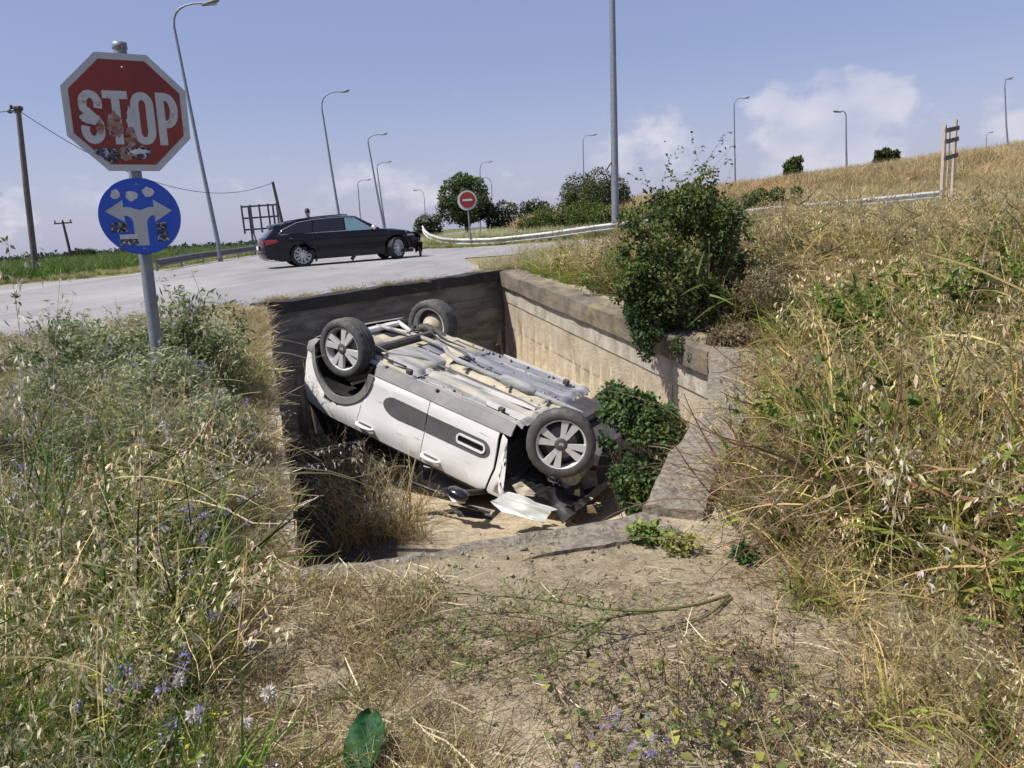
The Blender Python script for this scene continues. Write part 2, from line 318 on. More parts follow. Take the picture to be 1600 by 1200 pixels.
gc=lerpc(gc,[.15,.115,.07],ss(.05,.8,moundd(GX,GY))*(1-ss(15,20,GY)))          # darker soil under the weeds
gc=lerpc(gc,[.16,.13,.08],ss(-1.5,-2.2,GX+ (GY-3)*.31)*(1-ss(9,11,GY)))
far=ss(14,22,GY); gc=lerpc(gc,[.23,.20,.10],far)
gc=lerpc(gc,[.38,.31,.18],ss(37,42,GY)*ss(-3,4,GX))
gc=lerpc(gc,[.10,.13,.045],ss(26,32,GY)*ss(-12,-16,GX))
gc=lerpc(gc,[.11,.13,.06],ss(90,160,GY))
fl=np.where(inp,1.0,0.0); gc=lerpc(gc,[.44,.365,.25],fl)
gc=lerpc(gc,[.06,.05,.035],fl*(1-ss(.75,1.25,GX-np.interp(GY,[3.28,10.29],[-1.06,-3.26])+.35*(fbm(GX*2.5,GY*2.5,3,61)-.5))))      # shade beside the side wall painted into the floor soil colour
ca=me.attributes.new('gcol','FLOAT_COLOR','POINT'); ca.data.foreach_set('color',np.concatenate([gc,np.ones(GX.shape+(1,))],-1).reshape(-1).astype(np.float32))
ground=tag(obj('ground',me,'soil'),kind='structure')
def flatpoly(poly,z,cut=0):
    bm=bmesh.new(); vs_=[bm.verts.new((p[0],p[1],z)) for p in poly]; bm.faces.new(vs_); bmesh.ops.triangulate(bm,faces=bm.faces[:])
    bmesh.ops.recalc_face_normals(bm,faces=bm.faces[:])
    if bm.faces[0].normal.z<0: bmesh.ops.reverse_faces(bm,faces=bm.faces[:])
    me=bpy.data.meshes.new('flat'); bm.to_mesh(me); bm.free(); return me
tag(obj('road',flatpoly(ROADP,0.0),'asphalt'),kind='structure')
# ---------------------------------------------------------------- concrete walls of the pit
cen=np.mean([p[:2] for p in PIT],axis=0)
def wallpiece(p0,p1,o0,o1,t0,t1,seg=30,jit=.012,seed=0,absbot=None,rough_top=0.0,z=None,ease=0.0):
    """A length of wall from p0 to p1; o0..o1 outwards from the pit edge, t0..t1 below/above the sloping top line."""
    a=np.array(p0[:2],float);b=np.array(p1[:2],float);d=(b-a)/np.linalg.norm(b-a);L=np.linalg.norm(b-a); nn=np.array([d[1],-d[0]])
    if nn@(cen-a)>0: nn=-nn
    z0,z1=(p0[2],p1[2]) if z is None else z
    u=np.linspace(-ease/L,1+ease/L,seg+1); top=z0+(z1-z0)*u+t1; bot=(z0+(z1-z0)*u+t0) if absbot is None else np.full(seg+1,absbot)
    nv=max(2,int((abs(float((top-bot).mean())))/.12)+1); B=MB()
    base=a[None]+d[None]*(u*L)[:,None]
    def P(o,zz,k):
        j=(fbm(u*L*3.1+seed,zz*3.0+k*7.3,4,seed+k)-.5)*2*jit
        q=base+nn[None]*(o+j)[:,None]; return np.concatenate([q,(zz+(rough_top*(fbm(u*L*2.3,zz*0+k,4,seed+5+k)-.6) if k>=10 else 0))[:,None]],1)
    rows=[]
    for v in range(nv): rows.append(P(np.full(seg+1,o0),bot+(top-bot)*(v/(nv-1)), 10 if v==nv-1 else 0))
    nt_=max(2,int(abs(o1-o0)/.07)+1)
    for v in range(1,nt_): rows.append(P(np.full(seg+1,o0+(o1-o0)*v/(nt_-1)),top,10+v))
    for v in range(nv-2,-1,-1): rows.append(P(np.full(seg+1,o1),bot+(top-bot)*(v/(nv-1)),1))
    A=np.stack(rows,0); m=len(rows)
    G=gridmesh(A,False); B.v=G.v;B.f=G.f;B.sm=G.sm
    for e in (0,seg):
        idx=[r*(seg+1)+e for r in range(m)]; B.f.append(tuple(idx if e==0 else idx[::-1])); B.sm.append(False)
    B.f.append(tuple([k for k in range(seg+1)][::-1]+[ (m-1)*(seg+1)+k for k in range(seg+1)])); B.sm.append(False)
    return B
def fixn(o):
    bm=bmesh.new(); bm.from_mesh(o.data); bmesh.ops.recalc_face_normals(bm,faces=bm.faces[:]); bm.to_mesh(o.data); bm.free(); return o
def wall(name,label,p0): return thing(name,label,'wall',(0,0,0))
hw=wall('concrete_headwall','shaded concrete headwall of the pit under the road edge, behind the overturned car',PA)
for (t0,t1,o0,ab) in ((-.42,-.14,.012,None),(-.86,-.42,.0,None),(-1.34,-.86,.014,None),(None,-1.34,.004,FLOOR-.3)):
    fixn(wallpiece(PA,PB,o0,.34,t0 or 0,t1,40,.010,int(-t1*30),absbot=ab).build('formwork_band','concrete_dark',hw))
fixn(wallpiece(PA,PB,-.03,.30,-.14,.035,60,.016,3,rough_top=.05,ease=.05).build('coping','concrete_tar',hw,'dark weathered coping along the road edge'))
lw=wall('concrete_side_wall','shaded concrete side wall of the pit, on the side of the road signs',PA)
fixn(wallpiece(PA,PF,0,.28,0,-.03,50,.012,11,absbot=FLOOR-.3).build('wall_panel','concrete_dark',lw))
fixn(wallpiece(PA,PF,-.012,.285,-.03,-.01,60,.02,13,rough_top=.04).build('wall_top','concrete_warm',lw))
rw=wall('concrete_side_wall','sunlit tan concrete side wall of the pit, with a projecting coping',PB)
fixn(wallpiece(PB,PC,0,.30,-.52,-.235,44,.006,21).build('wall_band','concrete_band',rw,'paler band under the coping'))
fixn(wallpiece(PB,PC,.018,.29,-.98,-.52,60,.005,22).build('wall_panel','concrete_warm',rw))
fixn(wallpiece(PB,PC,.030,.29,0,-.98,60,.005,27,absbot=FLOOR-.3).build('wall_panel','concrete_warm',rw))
fixn(wallpiece(PB,PC,-.06,.36,-.235,.03,60,.022,23,rough_top=.07,ease=.03).build('coping','concrete_cope',rw))
cw=wall('concrete_return_wall','short grey concrete wall closing the pit beside the dry grass bank',PC)
fixn(wallpiece(PC,PD,0,.27,0,-.05,24,.014,31,absbot=FLOOR-.3).build('wall_panel','concrete_warm',cw))
fixn(wallpiece(PC,PD,-.015,.28,-.05,.03,24,.02,32,rough_top=.05).build('wall_top','concrete_pebble',cw))
bs=wall('broken_concrete_block','tilted broken block of pebbly concrete at the near corner of the pit',PD)
PD2=PD+np.array([-.06,-.02,.06]); fixn(wallpiece(PD2,PE,-.03,.30,0,.03,22,.03,41,absbot=FLOOR-.3,rough_top=.09,z=(-.55,-.71)).build('block','concrete_pebble',bs))
nw=wall('concrete_sill_wall','low pebbly concrete sill along the near edge of the pit',PF)
fixn(wallpiece(PE,PF,0,.30,0,-.05,30,.014,51,absbot=FLOOR-.3,z=(-.75,-.68)).build('wall_panel','concrete_dark',nw))
fixn(wallpiece(PE,PF,-.03,.31,-.06,.012,60,.03,52,rough_top=.08,z=(-.75,-.68),ease=.04).build('wall_top','concrete_pebble',nw))
# ================================================================ road signs, lamps, poles, rails
def plate(poly,fn,h0,h1,mt,parent,name,label=None):
    bm=bmesh.new(); vs_=[bm.verts.new((p[0],p[1],0)) for p in poly]; bm.faces.new(vs_); bmesh.ops.triangulate(bm,faces=bm.faces[:])
    pts=[v.co.copy() for v in bm.verts]; bm.verts.ensure_lookup_table(); tri=[[v.index for v in f.verts] for f in bm.faces]; bm.free()
    n=len(poly); B=MB(); a=sum(poly[i][0]*poly[(i+1)%n][1]-poly[(i+1)%n][0]*poly[i][1] for i in range(n))
    up=lambda t:t
    V=[fn(p.x,p.y,h0) for p in pts]+[fn(p.x,p.y,h1) for p in pts]
    F=[tuple(t) for t in tri]+[tuple(i+n for i in t) for t in tri]+[(k,(k+1)%n,n+(k+1)%n,n+k) for k in range(n)]
    B.add(V,F); return fixn(B.build(name,mt,parent,label))
def ngon(n,r,ph=0): return [(r*math.cos(2*math.pi*k/n+ph),r*math.sin(2*math.pi*k/n+ph)) for k in range(n)]
def ringpoly(outer,inner): return outer+[outer[0]]+[inner[0]]+inner[::-1]
def stroke(pts,w,closed=False):
    n=len(pts);L=[];Rr=[]
    for i in range(n):
        a=Vector(pts[(i-1)%n if closed else max(i-1,0)]);b=Vector(pts[(i+1)%n if closed else min(i+1,n-1)]);t=(b-a).normalized();q=Vector((-t.y,t.x))*w/2
        L.append((pts[i][0]+q.x,pts[i][1]+q.y));Rr.append((pts[i][0]-q.x,pts[i][1]-q.y))
    return L,Rr
def strokemesh(pts,w,h0,h1,mt,parent,name,closed=False,label=None):
    L,Q=stroke(pts,w,closed); n=len(pts); B=MB(); V=[(p[0],-h0,p[1]) for p in L]+[(p[0],-h0,p[1]) for p in Q]+[(p[0],-h1,p[1]) for p in L]+[(p[0],-h1,p[1]) for p in Q]
    F=[]
    for i in range(n if closed else n-1):
        j=(i+1)%n; F+=[(2*n+i,2*n+j,3*n+j,3*n+i),(i,n+i,n+j,j),(i,j,2*n+j,2*n+i),(n+i,3*n+i,3*n+j,n+j)]
    if not closed: F+=[(0,2*n,3*n,n),(n-1,2*n-1,4*n-1,3*n-1)]
    B.add(V,F); return fixn(B.build(name,mt,parent,label))
FR=lambda x,y,h:(x,-h,y)          # sign plane: x right, y up, h towards the viewer
def arc(cx,cy,rx,ry,a0,a1,n=10): return [(cx+rx*math.cos(R(a0+(a1-a0)*k/n)),cy+ry*math.sin(R(a0+(a1-a0)*k/n))) for k in range(n+1)]
pb=np.array([-2.555,5.40,-.42]); pt=atY(186,66,5.40)
sg=thing('stop_sign','leaning post with a weathered red STOP octagon above a round blue arrow sign','road sign',tuple(pb))
SK=.83; lean=Vector(pt-pb); Ln=lean.length/SK; lean.normalize(); yaw=math.atan2(pb[0],pb[1])
face=Euler((0,0,-yaw-.02)).to_matrix().to_4x4(); tilt=Vector((0,0,1)).rotation_difference(lean).to_matrix().to_4x4()
sg.matrix_world=Matrix.Translation(Vector(pb))@tilt@face@Matrix.Scale(SK,4)
MB().tube([(0,0,-.3),(0,0,Ln-.05)],.050,16).build('post','galv',sg)
MB().lathe([(0,Ln),(.055,Ln-.002),(.057,Ln-.05),(.05,Ln-.055)],16,'Z').build('post_cap','galv',sg)
zc=Ln-.545; oc=ngon(8,.45/math.cos(math.pi/8),math.pi/8); oi=ngon(8,.40/math.cos(math.pi/8),math.pi/8)
sh=lambda P,dz,dx=0:[(x+dx,y+dz) for x,y in P]
HX=.062
st=plate(sh(oc,zc),FR,HX-.004,HX,'sign_white',sg,'stop_plate','white bordered red octagon')
MB().prism(sh(oc,zc),HX-.022,HX-.006,FR).build('flange','sign_grey',st)
plate(sh(oi,zc),FR,HX+.0005,HX+.002,'sign_red',st,'red_field')
# letters: condensed grotesque, 0.36 m tall
lh=.41; y0=zc-.245; w=.060
def letter(kind,x0,x1):
    xm=(x0+x1)/2; a,b_=x0+w/2,x1-w/2; rx=(b_-a)/2; ry=.075; t_,u_=y0+lh-w/2,y0+w/2; h1=HX+.0042; h0=HX+.0022
    if kind=='T':
        strokemesh([(x0-.005,t_),(x1+.005,t_)],w,h0,h1,'sign_letter',st,'letter'); strokemesh([(xm,y0),(xm,t_+w/2-.001)],w,h0,h1+.0006,'sign_letter',st,'letter')
    elif kind=='O':
        strokemesh(arc(xm,t_-ry,rx,ry,0,180)+arc(xm,u_+ry,rx,ry,180,360),w,h0,h1,'sign_letter',st,'letter',True)
    elif kind=='P':
        strokemesh([(a,y0),(a,y0+lh)],w,h0,h1,'sign_letter',st,'letter')
        mid=y0+lh*.40; r2=(t_-mid)/2
        strokemesh([(a,t_)]+arc(xm-.01,t_-r2,rx+.01,r2,90,-90)+[(a,mid)],w,h0,h1+.0006,'sign_letter',st,'letter')
    else:
        m_=y0+lh*.53; P=arc(xm,t_-ry,rx,ry,-25,180,9)+[(a+.002,m_+.055),(a+.03,m_+.028),(xm,m_),(b_-.03,m_-.03),(b_-.003,m_-.06)]+arc(xm,u_+ry,rx,ry,0,-205,11)
        strokemesh(P,w,h0,h1,'sign_letter',st,'letter')
for k_,x0,x1 in (('S',-.335,-.165),('T',-.155,.015),('O',.035,.205),('P',.225,.385)): letter(k_,x0-.01,x1-.01)
def blob(cx,cz,rx,rz,n,amp,seed):
    r_=random.Random(seed); return [(cx+rx*math.cos(2*math.pi*k/n)*(1+amp*(r_.random()-.5)),cz+rz*math.sin(2*math.pi*k/n)*(1+amp*(r_.random()-.5))) for k in range(n)]
for i,(cx,cz,rx,rz,mt) in enumerate(((-.27,-.05,.07,.045,'sign_letter'),(-.10,-.10,.055,.10,'rust_wear'),(.02,-.06,.032,.11,'sign_letter'),(.005,-.19,.04,.08,'rust_wear'),(-.21,-.12,.03,.05,'rust_wear'),(-.05,-.31,.05,.055,'rust_wear'))):
    plate(blob(cx,zc+cz,rx,rz,30,.42,i+3),FR,HX+.0046+.0004*i,HX+.0052+.0004*i,mt,st,'paint_wear')
for i,(cx,cz,rx,rz,mt) in enumerate(((-.215,-.305,.055,.03,'sticker_dark'),(-.155,-.325,.065,.055,'sticker_dark'),(.055,-.305,.095,.048,'sticker_dark'),(.05,-.30,.07,.018,'sticker_white'))):
    plate(blob(cx,zc+cz,rx,rz,22,.4,i+30),FR,HX+.0075+.0004*i,HX+.0081+.0004*i,mt,st,'sticker')
for zz in (.345,): MB().lathe([(0,-HX-.006),(.008,-HX-.005),(.009,-HX-.001)],10,'Y',(0,0,zc+zz)).build('bolt','bolt',st)
zb=zc-.45-.365; bl=plate(sh(ngon(56,.305),zb),FR,HX-.004,HX,'sign_blue',sg,'blue_plate','round blue plate with a forked white arrow')
MB().lathe([(.306,-HX+.02),(.309,-HX+.02),(.309,-HX-.0005),(.3055,-HX-.0012)],56,'Y',(0,0,zb)).build('flange','sign_blue',bl)
ar=[(.045,-.235),(-.055,-.235),(-.058,-.06)]+arc(-.115,-.06,.06,.07,0,90,6)[1:]+[(-.118,.008),(-.118,-.045),(-.255,.045),(-.118,.135),(-.118,.075)]+arc(-.09,.0,.09,.077,95,55,4)+[(0.002,.052)]+arc(.09,.0,.09,.077,125,85,4)+[(.108,.075),(.108,.135),(.243,.045),(.108,-.045),(.108,.01)]+arc(.108,-.06,.063,.07,90,180,6)[1:]
plate(sh(ar,zb),FR,HX+.0005,HX+.002,'sign_white',bl,'arrow')
for i,(cx,cz,rx,rz,mt) in enumerate(((-.165,.178,.038,.038,'sticker_white'),(-.045,.168,.045,.038,'sticker_white'),(.075,.195,.042,.04,'sticker_white'),(-.165,-.085,.062,.042,'sticker_dark'),(-.10,-.165,.068,.024,'sticker_white'),(-.105,-.205,.07,.026,'sticker_dark'),(.15,-.085,.038,.036,'sticker_dark'),(.155,-.165,.042,.042,'sticker_dark'))):
    poly=blob(cx,zb+cz,rx,rz,16,.55,i+60) if i<3 else [(cx-rx,zb+cz-rz),(cx+rx,zb+cz-rz*.8),(cx+rx*.96,zb+cz+rz),(cx-rx*1.03,zb+cz+rz*.9)]
    plate(poly,FR,HX+.0024+.0003*i,HX+.003+.0003*i,mt,bl,'sticker')
for zz in (.26,-.26): MB().lathe([(0,-HX-.006),(.007,-HX-.005),(.008,-HX-.001)],10,'Y',(0,0,zb+zz)).build('bolt','bolt',bl)
# ---------------------------------------------------------------- no entry sign
p=atY(735,372,35.2); p[2]=float(H(p[0],p[1])); ht=float(atY(733,313,35.2)[2])-p[2]
ne=thing('no_entry_sign','round red no entry sign with a white bar behind the pale guardrail','road sign',tuple(p),(0,0,.05))
MB().tube([(0,0,-.2),(0,0,ht+.35)],.035,10).build('post','galv',ne)
pl=plate(sh(ngon(40,.44),ht,-.02),FR,.04,.044,'sign_grey',ne,'backing_disc'); rd=plate(sh(ngon(40,.35),ht+.02),FR,.06,.064,'sign_red',ne,'red_disc')
plate([(-.22,ht-.025),(.22,ht-.025),(.22,ht+.06),(-.22,ht+.06)],FR,.065,.069,'sign_white',rd,'white_bar')
# ---------------------------------------------------------------- street lamps
def lamp(label,px,py,hx,hy,D,r0=.10,base=None,lean=True,arm=True,hs=1.0):
    t=atY(px,py,D); hd=atY(hx,hy,D)
    if base is None:
        b0=np.array([t[0],D,0.]); b0[2]=float(H(t[0],D))
    else: q=atY(base[0],base[1],D); b0=np.array([q[0],D,float(H(q[0],D))])
    o=thing('street_lamp',label,'street lamp',tuple(b0),(0,0,0),'street lamps along the roads')
    T=t-b0; Hd=hd-b0; r1=r0*.55
    MB().tube([(0,0,-.3),(0,0,.9),tuple(T*.5*np.array([1,1,1])),tuple(T)],[r0*1.05,r0,(r0+r1)/2,r1],8).build('pole','galv',o)
    n=7; P=[]
    for k in range(n):
        u=k/(n-1); c=np.array([T[0],T[1],Hd[2]+.15*abs(Hd[2]-T[2])])
        P.append(tuple((1-u)**2*T+2*u*(1-u)*c+u*u*Hd))
    MB().tube(P,[r1*.9]*4+[r1*.7]*3,6).build('arm','galv',o)
    dx=1 if Hd[0]>T[0] else -1; B=MB()
    L=.75*hs; Mx=Matrix.Rotation(-dx*R(12),3,'Y')
    B.lathe([(0.0,-L*.5),(.07*hs,-L*.45),(.14*hs,-L*.1),(.15*hs,L*.2),(.10*hs,L*.45),(0,L*.5)],10,'X'); B.v=[tuple(Mx@Vector((x*dx,y*.8,z*.55)))  for x,y,z in B.v]
    B.v=[(x+Hd[0]+dx*L*.35,y+Hd[1],z+Hd[2]) for x,y,z in B.v]
    hd_=B.build('lamp_head','lamp_head',o)
    MB().box((Hd[0]+dx*L*.38,Hd[1],Hd[2]-.06*hs),(.42*hs,.14*hs,.05*hs)).build('lamp_lens','lamp_glass',hd_)
    return o
lamp('tall curved street lamp rising between the STOP sign and the black car',272,42,318,5,40,.12,base=(344,402),hs=1.25)
lamp('street lamp whose pole rises just behind the roof of the black car',503,170,534,143,62,.12,base=(537,386))
lamp('street lamp rising behind the bonnet of the black car, the taller of two there',575,222,596,210,88,.14,base=(603,376),hs=1.1)
lamp('smaller street lamp just beyond the one behind the black car bonnet',589,262,605,253,118,.14,base=(604,374),hs=1.1)
lamp('small far street lamp seen over the rear doors of the black car',559,288,573,281,150,.14,base=(566,377),hs=1.3)
lamp('tiny far street lamp between the black car and the dark round tree',663,310,651,297,200,.15,base=(666,366),hs=1.5)
lamp('far street lamp standing up behind the dark round tree',750,268,763,253,134,.14,base=(751,362),hs=1.2)
lamp('far street lamp on the bank side of the dark round tree',768,290,755,278,175,.15,base=(770,360),hs=1.3)
lamp('far street lamp above the green shrub on the dry bank',911,222,924,211,100,.10,base=(913,340),hs=1.1)
lamp('thin street lamp rising behind the big bush and the white cloud edge',1147,166,1162,153,80,.10,base=(1149,320))
lamp('street lamp with its head turned back, against the white cloud',1322,184,1313,174,66,.10,base=(1322,300))
lamp('street lamp beyond the dry bank near the wooden sign frame',1570,136,1573,123,78,.10,base=(1572,290))
lamp('tiny far street lamp on the horizon of the dry bank',1541,214,1546,207,170,.12,base=(1541,300),hs=1.4)
# the big mast
q=atY(962,352,34.6); q[2]=float(H(q[0],q[1])); mp_=thing('lamp_mast','thick grey lamp mast standing behind the guardrail and running out of the picture','lamp mast',tuple(q))
tp=atY(954,-160,34.6)-q
MB().tube([(0,0,-.3),(0,0,.6),tuple(tp)],[.19,.175,.105],16).build('pole','galv',mp_)
MB().box((0,0,.06),(.6,.6,.12)).build('base_plate','galv',mp_)
c0=atY(959,248,34.6)-q; MB().tube([tuple(c0),(c0[0]-.35,c0[1]-.1,c0[2]-.45)],.035,6).build('bracket','black_metal',mp_)
MB().tube([tuple(tp),(tp[0]+.3,tp[1],tp[2]+.7),(tp[0]+1.6,tp[1]-.3,tp[2]+1.2)],.07,8).build('arm','galv',mp_)
MB().box((tp[0]+1.9,tp[1]-.35,tp[2]+1.2),(.8,.3,.16),bev=.05).build('lamp_head','lamp_head',mp_)
# ---------------------------------------------------------------- utility poles, wires, board frame
def polething(name,label,cat,top,bot,D,r,mt='wood_pole'):
    b0=atY(*bot,D); b0[2]=min(float(H(b0[0],D)),b0[2]); t=atY(*top,D)-b0
    o=thing(name,label,cat,tuple(b0)); MB().tube([(0,0,-.4),tuple(t*.5),tuple(t)],[r,r*.9,r*.75],10).build('pole',mt,o); return o,Vector(t),b0
u1,t1,b1=polething('utility_pole','grey wooden utility pole at the left, standing behind the oat stalks','utility pole',(28,168),(54,425),30,.12)
for k,(dx,dz) in enumerate(((-.25,-.05),(-.1,-.22),(-.32,-.2))): MB().lathe([(0,.0),(.06,.02),(.045,.07),(.06,.12),(.02,.17)],8,'Z',(t1.x+dx,t1.y,t1.z+dz)).build('insulator','black_metal',u1)
MB().box((t1.x-.15,t1.y,t1.z-.12),(.5,.08,.08)).build('cross_arm','wood_pole',u1)
MB().box((t1.x,t1.y,t1.z-.03),(.26,.26,.16),bev=.03).build('pole_cap','black_metal',u1)
u2,t2,b2=polething('utility_pole','small dark T shaped utility pole standing in the far green field','utility pole',(98,346),(114,412),70,.13,'black_metal')
MB().box((t2.x,t2.y,t2.z-.15),(1.6,.12,.12)).build('cross_arm','black_metal',u2)
for dx in (-.7,0,.7): MB().lathe([(0,0),(.07,.03),(.05,.1),(.07,.18),(.02,.25)],8,'Z',(t2.x+dx,t2.y,t2.z-.09)).build('insulator','black_metal',u2)
u3,t3,b3=polething('utility_pole','thin dark leaning pole carrying the wire behind the black car','utility pole',(426,284),(452,394),44,.10,'black_metal')
def wire(a,b,sag,label):
    a=np.array(a);b=np.array(b); P=[tuple(a+(b-a)*u-np.array([0,0,sag*4*u*(1-u)])) for u in np.linspace(0,1,25)]
    tag(MB().tube(P,.014,5).build('overhead_wire','wire'),label,'wire','overhead wires')
e1=np.array(b1)+np.array(t1)+[0,0,-.1]; e3=np.array(b3)+np.array(t3)+[0,0,-.05]
wire(e1,e3,1.55,'thin overhead wire sagging behind the road signs between two poles')
wire(e1+[-.3,0,0],e1+[-14,-6,-.2],.4,'overhead wire leaving the left utility pole out of the picture')
# billboard frame
D=52; a_=atY(377,322,D); c_=atY(433,318,D); bf=thing('board_frame','empty dark metal lattice frame of a roadside board behind the black car tail','board frame',(a_[0],D,float(H(a_[0],D))))
z0_=bf.location.z; Wd=c_[0]-a_[0]; zt=a_[2]-z0_; Hh=1.75
for k in range(3): MB().box((Wd/2,0,zt-k*Hh/2*.86-.06),(Wd,.09,.11)).build('rail','black_metal',bf)
for k in range(5): MB().box((Wd*(k/4*.98+.01),-.09,zt-Hh/2*1.02),(.10,.09,Hh*1.06)).build('upright','black_metal',bf)
for k in (.17,.85): MB().tube([(Wd*k,.15,-.3),(Wd*k,.15,zt-.1)],.07,8).build('leg','rail_dark',bf); MB().tube([(Wd*k,1.6,-.2),(Wd*k,.15,zt*.62)],.05,8).build('brace','rail_dark',bf)
# ---------------------------------------------------------------- guardrails
WP=[(0,.155),(.012,.15),(.03,.125),(.078,.10),(.082,.075),(.03,.05),(.004,.03),(.004,-.03),(.03,-.05),(.082,-.075),(.078,-.10),(.03,-.125),(.012,-.15),(0,-.155)]
def guardrail(name,label,path,mrail,mpost,step=2.0,sec=4.0,hh=.62,side=-1,vs=1.0):
    P=[np.array(p,float) for p in path]; seg=[np.linalg.norm(P[i+1][:2]-P[i][:2]) for i in range(len(P)-1)]; cs=np.concatenate([[0],np.cumsum(seg)]); L=cs[-1]
    X=lambda s:np.array([np.interp(s,cs,[p[k] for p in P]) for k in range(3)])
    o=thing(name,label,'guardrail',(0,0,0)); m=max(1,int(round(L/sec)))
    for k in range(m):
        s0,s1=L*k/m,L*(k+1)/m+(.2 if k<m-1 else 0); us=np.linspace(s0,min(s1,L),7); rows=[]
        for s in us:
            t=X(min(s+.05,L))-X(max(s-.05,0)); t/=np.linalg.norm(t[:2])+1e-9; nn=np.array([t[1],-t[0],0])*side*-1
            if side: nn=np.array([t[1],-t[0],0])*(1 if side<0 else -1)
            rows.append([X(s)+nn*(d+.004*(k%2))+np.array([0,0,hh+z*vs]) for d,z in WP])
        g=gridmesh(np.array(rows),False); g.build('rail_beam',mrail,o)
    for k in range(int(L/step)+1):
        s=min(k*step+.3,L); t=X(min(s+.05,L))-X(max(s-.05,0)); t/=np.linalg.norm(t[:2])+1e-9; nn=np.array([t[1],-t[0],0])*(1 if side<0 else -1); c=X(s)-nn*.10
        M=Matrix.Rotation(math.atan2(t[1],t[0]),3,'Z'); MB().box((c[0],c[1],c[2]+hh/2-.1),(.10,.06,hh+.34),M).build('post',mpost,o)
    return o
def gp(px,py,D,hh=.62):
    q=atY(px,py,D); q[2]=q[2]-hh; return q
guardrail('guardrail','long pale guardrail curving past the no entry sign and behind the big bush',
  [gp(661,356,47),gp(664,363,42.5),gp(672,370,39.5),gp(690,376,37.3),gp(720,378.5,35.6),gp(770,377.5,34.6),gp(850,369,34),gp(930,357.5,33.6),gp(985,351,33.3),gp(1090,342,33),gp(1210,328,32.5),gp(1330,318,32),gp(1470,304,31.4)],'galv_rail','rail_dark',2.0,4.0,.62,-1,1.05)
guardrail('guardrail','dark guardrail on the verge beyond the STOP sign, running behind the black car',
  [gp(245,411,30),gp(300,401,36),gp(350,394,42.5),gp(395,388,50),gp(440,383,60),gp(500,378,80)],'rail_dark','rail_dark',4.0,4.0,.62,-1,1.1)
# wooden sign frame on the right
D=29.5; f0=atY(1471,305,D); ft=atY(1470,196,D); f1=atY(1486,181,D-.0); zf=float(H(f0[0],D))
wf=thing('wooden_sign_frame','tall narrow pale wooden frame with dark cross bars on the dry bank','sign frame',(f0[0],D,zf),(0,0,R(43)))
hh_=ft[2]-zf; wd=1.25; 
MB().box((0,0,hh_/2-.15),(.13,.10,hh_+.3)).build('post','wood_frame',wf); MB().box((wd,0,hh_/2+.02),(.15,.10,hh_+.46)).build('post','wood_frame',wf)
for k,zz in enumerate((hh_*.96,hh_*.84,hh_*.66)): MB().box((wd/2,-.08,zz),(wd+.24,.05,.16),Matrix.Rotation(R(-6),3,'Y')).build('cross_bar','wood_pole',wf)
for k,xx in enumerate((wd*.3,wd*.66)): MB().box((xx,.07,hh_*.66),(.14,.03,hh_*.66)).build('slat','wood_frame',wf)
# ================================================================ vehicles
def side_patch(poly,Wf,off,thick,sgn,step=.09):
    bm=bmesh.new(); vs_=[bm.verts.new((p[0],0,p[1])) for p in poly]; bm.faces.new(vs_); bmesh.ops.triangulate(bm,faces=bm.faces[:])
    xs=[p[0] for p in poly]; zs=[p[1] for p in poly]
    for ax,lo,hi in ((0,min(xs),max(xs)),(2,min(zs),max(zs))):
        for k in range(1,int((hi-lo)/step)+1):
            co=[0,0,0];co[ax]=lo+k*step-.0137;no=[0,0,0];no[ax]=1
            bmesh.ops.bisect_plane(bm,geom=bm.verts[:]+bm.edges[:]+bm.faces[:],plane_co=co,plane_no=no)
    bmesh.ops.remove_doubles(bm,verts=bm.verts[:],dist=1e-5); bmesh.ops.recalc_face_normals(bm,faces=bm.faces[:])
    bm.verts.ensure_lookup_table(); bm.faces.ensure_lookup_table()
    flip=(bm.faces[0].normal.y<0)!=(sgn<0)
    V=[v.co.copy() for v in bm.verts]; n=len(V); wf=[Wf(v.x,v.z) for v in V]
    out=[(v.x,sgn*(w+off),v.z) for v,w in zip(V,wf)]; inn=[(v.x,sgn*(w+off-thick),v.z) for v,w in zip(V,wf)]
    B=MB(); F=[[v.index for v in f.verts] for f in bm.faces]
    if flip: F=[f[::-1] for f in F]
    B.add(out,[tuple(f) for f in F],True); B.add(inn,[tuple(f[::-1]) for f in F],True)
    be=[(e.verts[0].index,e.verts[1].index) for e in bm.edges if len(e.link_faces)==1]; bm.free()
    B.add([p for a,b in be for p in (out[a],out[b],inn[b],inn[a])],[(4*i,4*i+1,4*i+2,4*i+3) for i in range(len(be))])
    return B
def strip(prof,Wf,crown=.04,bulge=0.0,inset=.025,n=14):
    """Body surface across the car along an (x,z) outline; its edges roll down onto the side panels."""
    m=len(prof); rows=[]
    for i,(x,z) in enumerate(prof):
        a=prof[max(i-1,0)];b=prof[min(i+1,m-1)]; t=Vector((b[0]-a[0],b[1]-a[1])).normalized(); nx,nz=-t.y,t.x
        if nz<0 and abs(nz)>.2: nx,nz=-nx,-nz
        row=[]
        for k in range(n+1):
            s=-1+2*k/n; s=math.copysign(abs(s)**.8,s); e=abs(s)**10
            w=Wf(x,z); row.append((x+bulge*(1-s*s)-e*inset*nx*(1 if nx*x>0 else -1)*(1 if abs(nx)>.5 else 0),s*w,z+crown*(1-s*s)*(abs(nz))-e*inset*abs(nz)))
        rows.append(row)
    return gridmesh(np.array(rows),True)
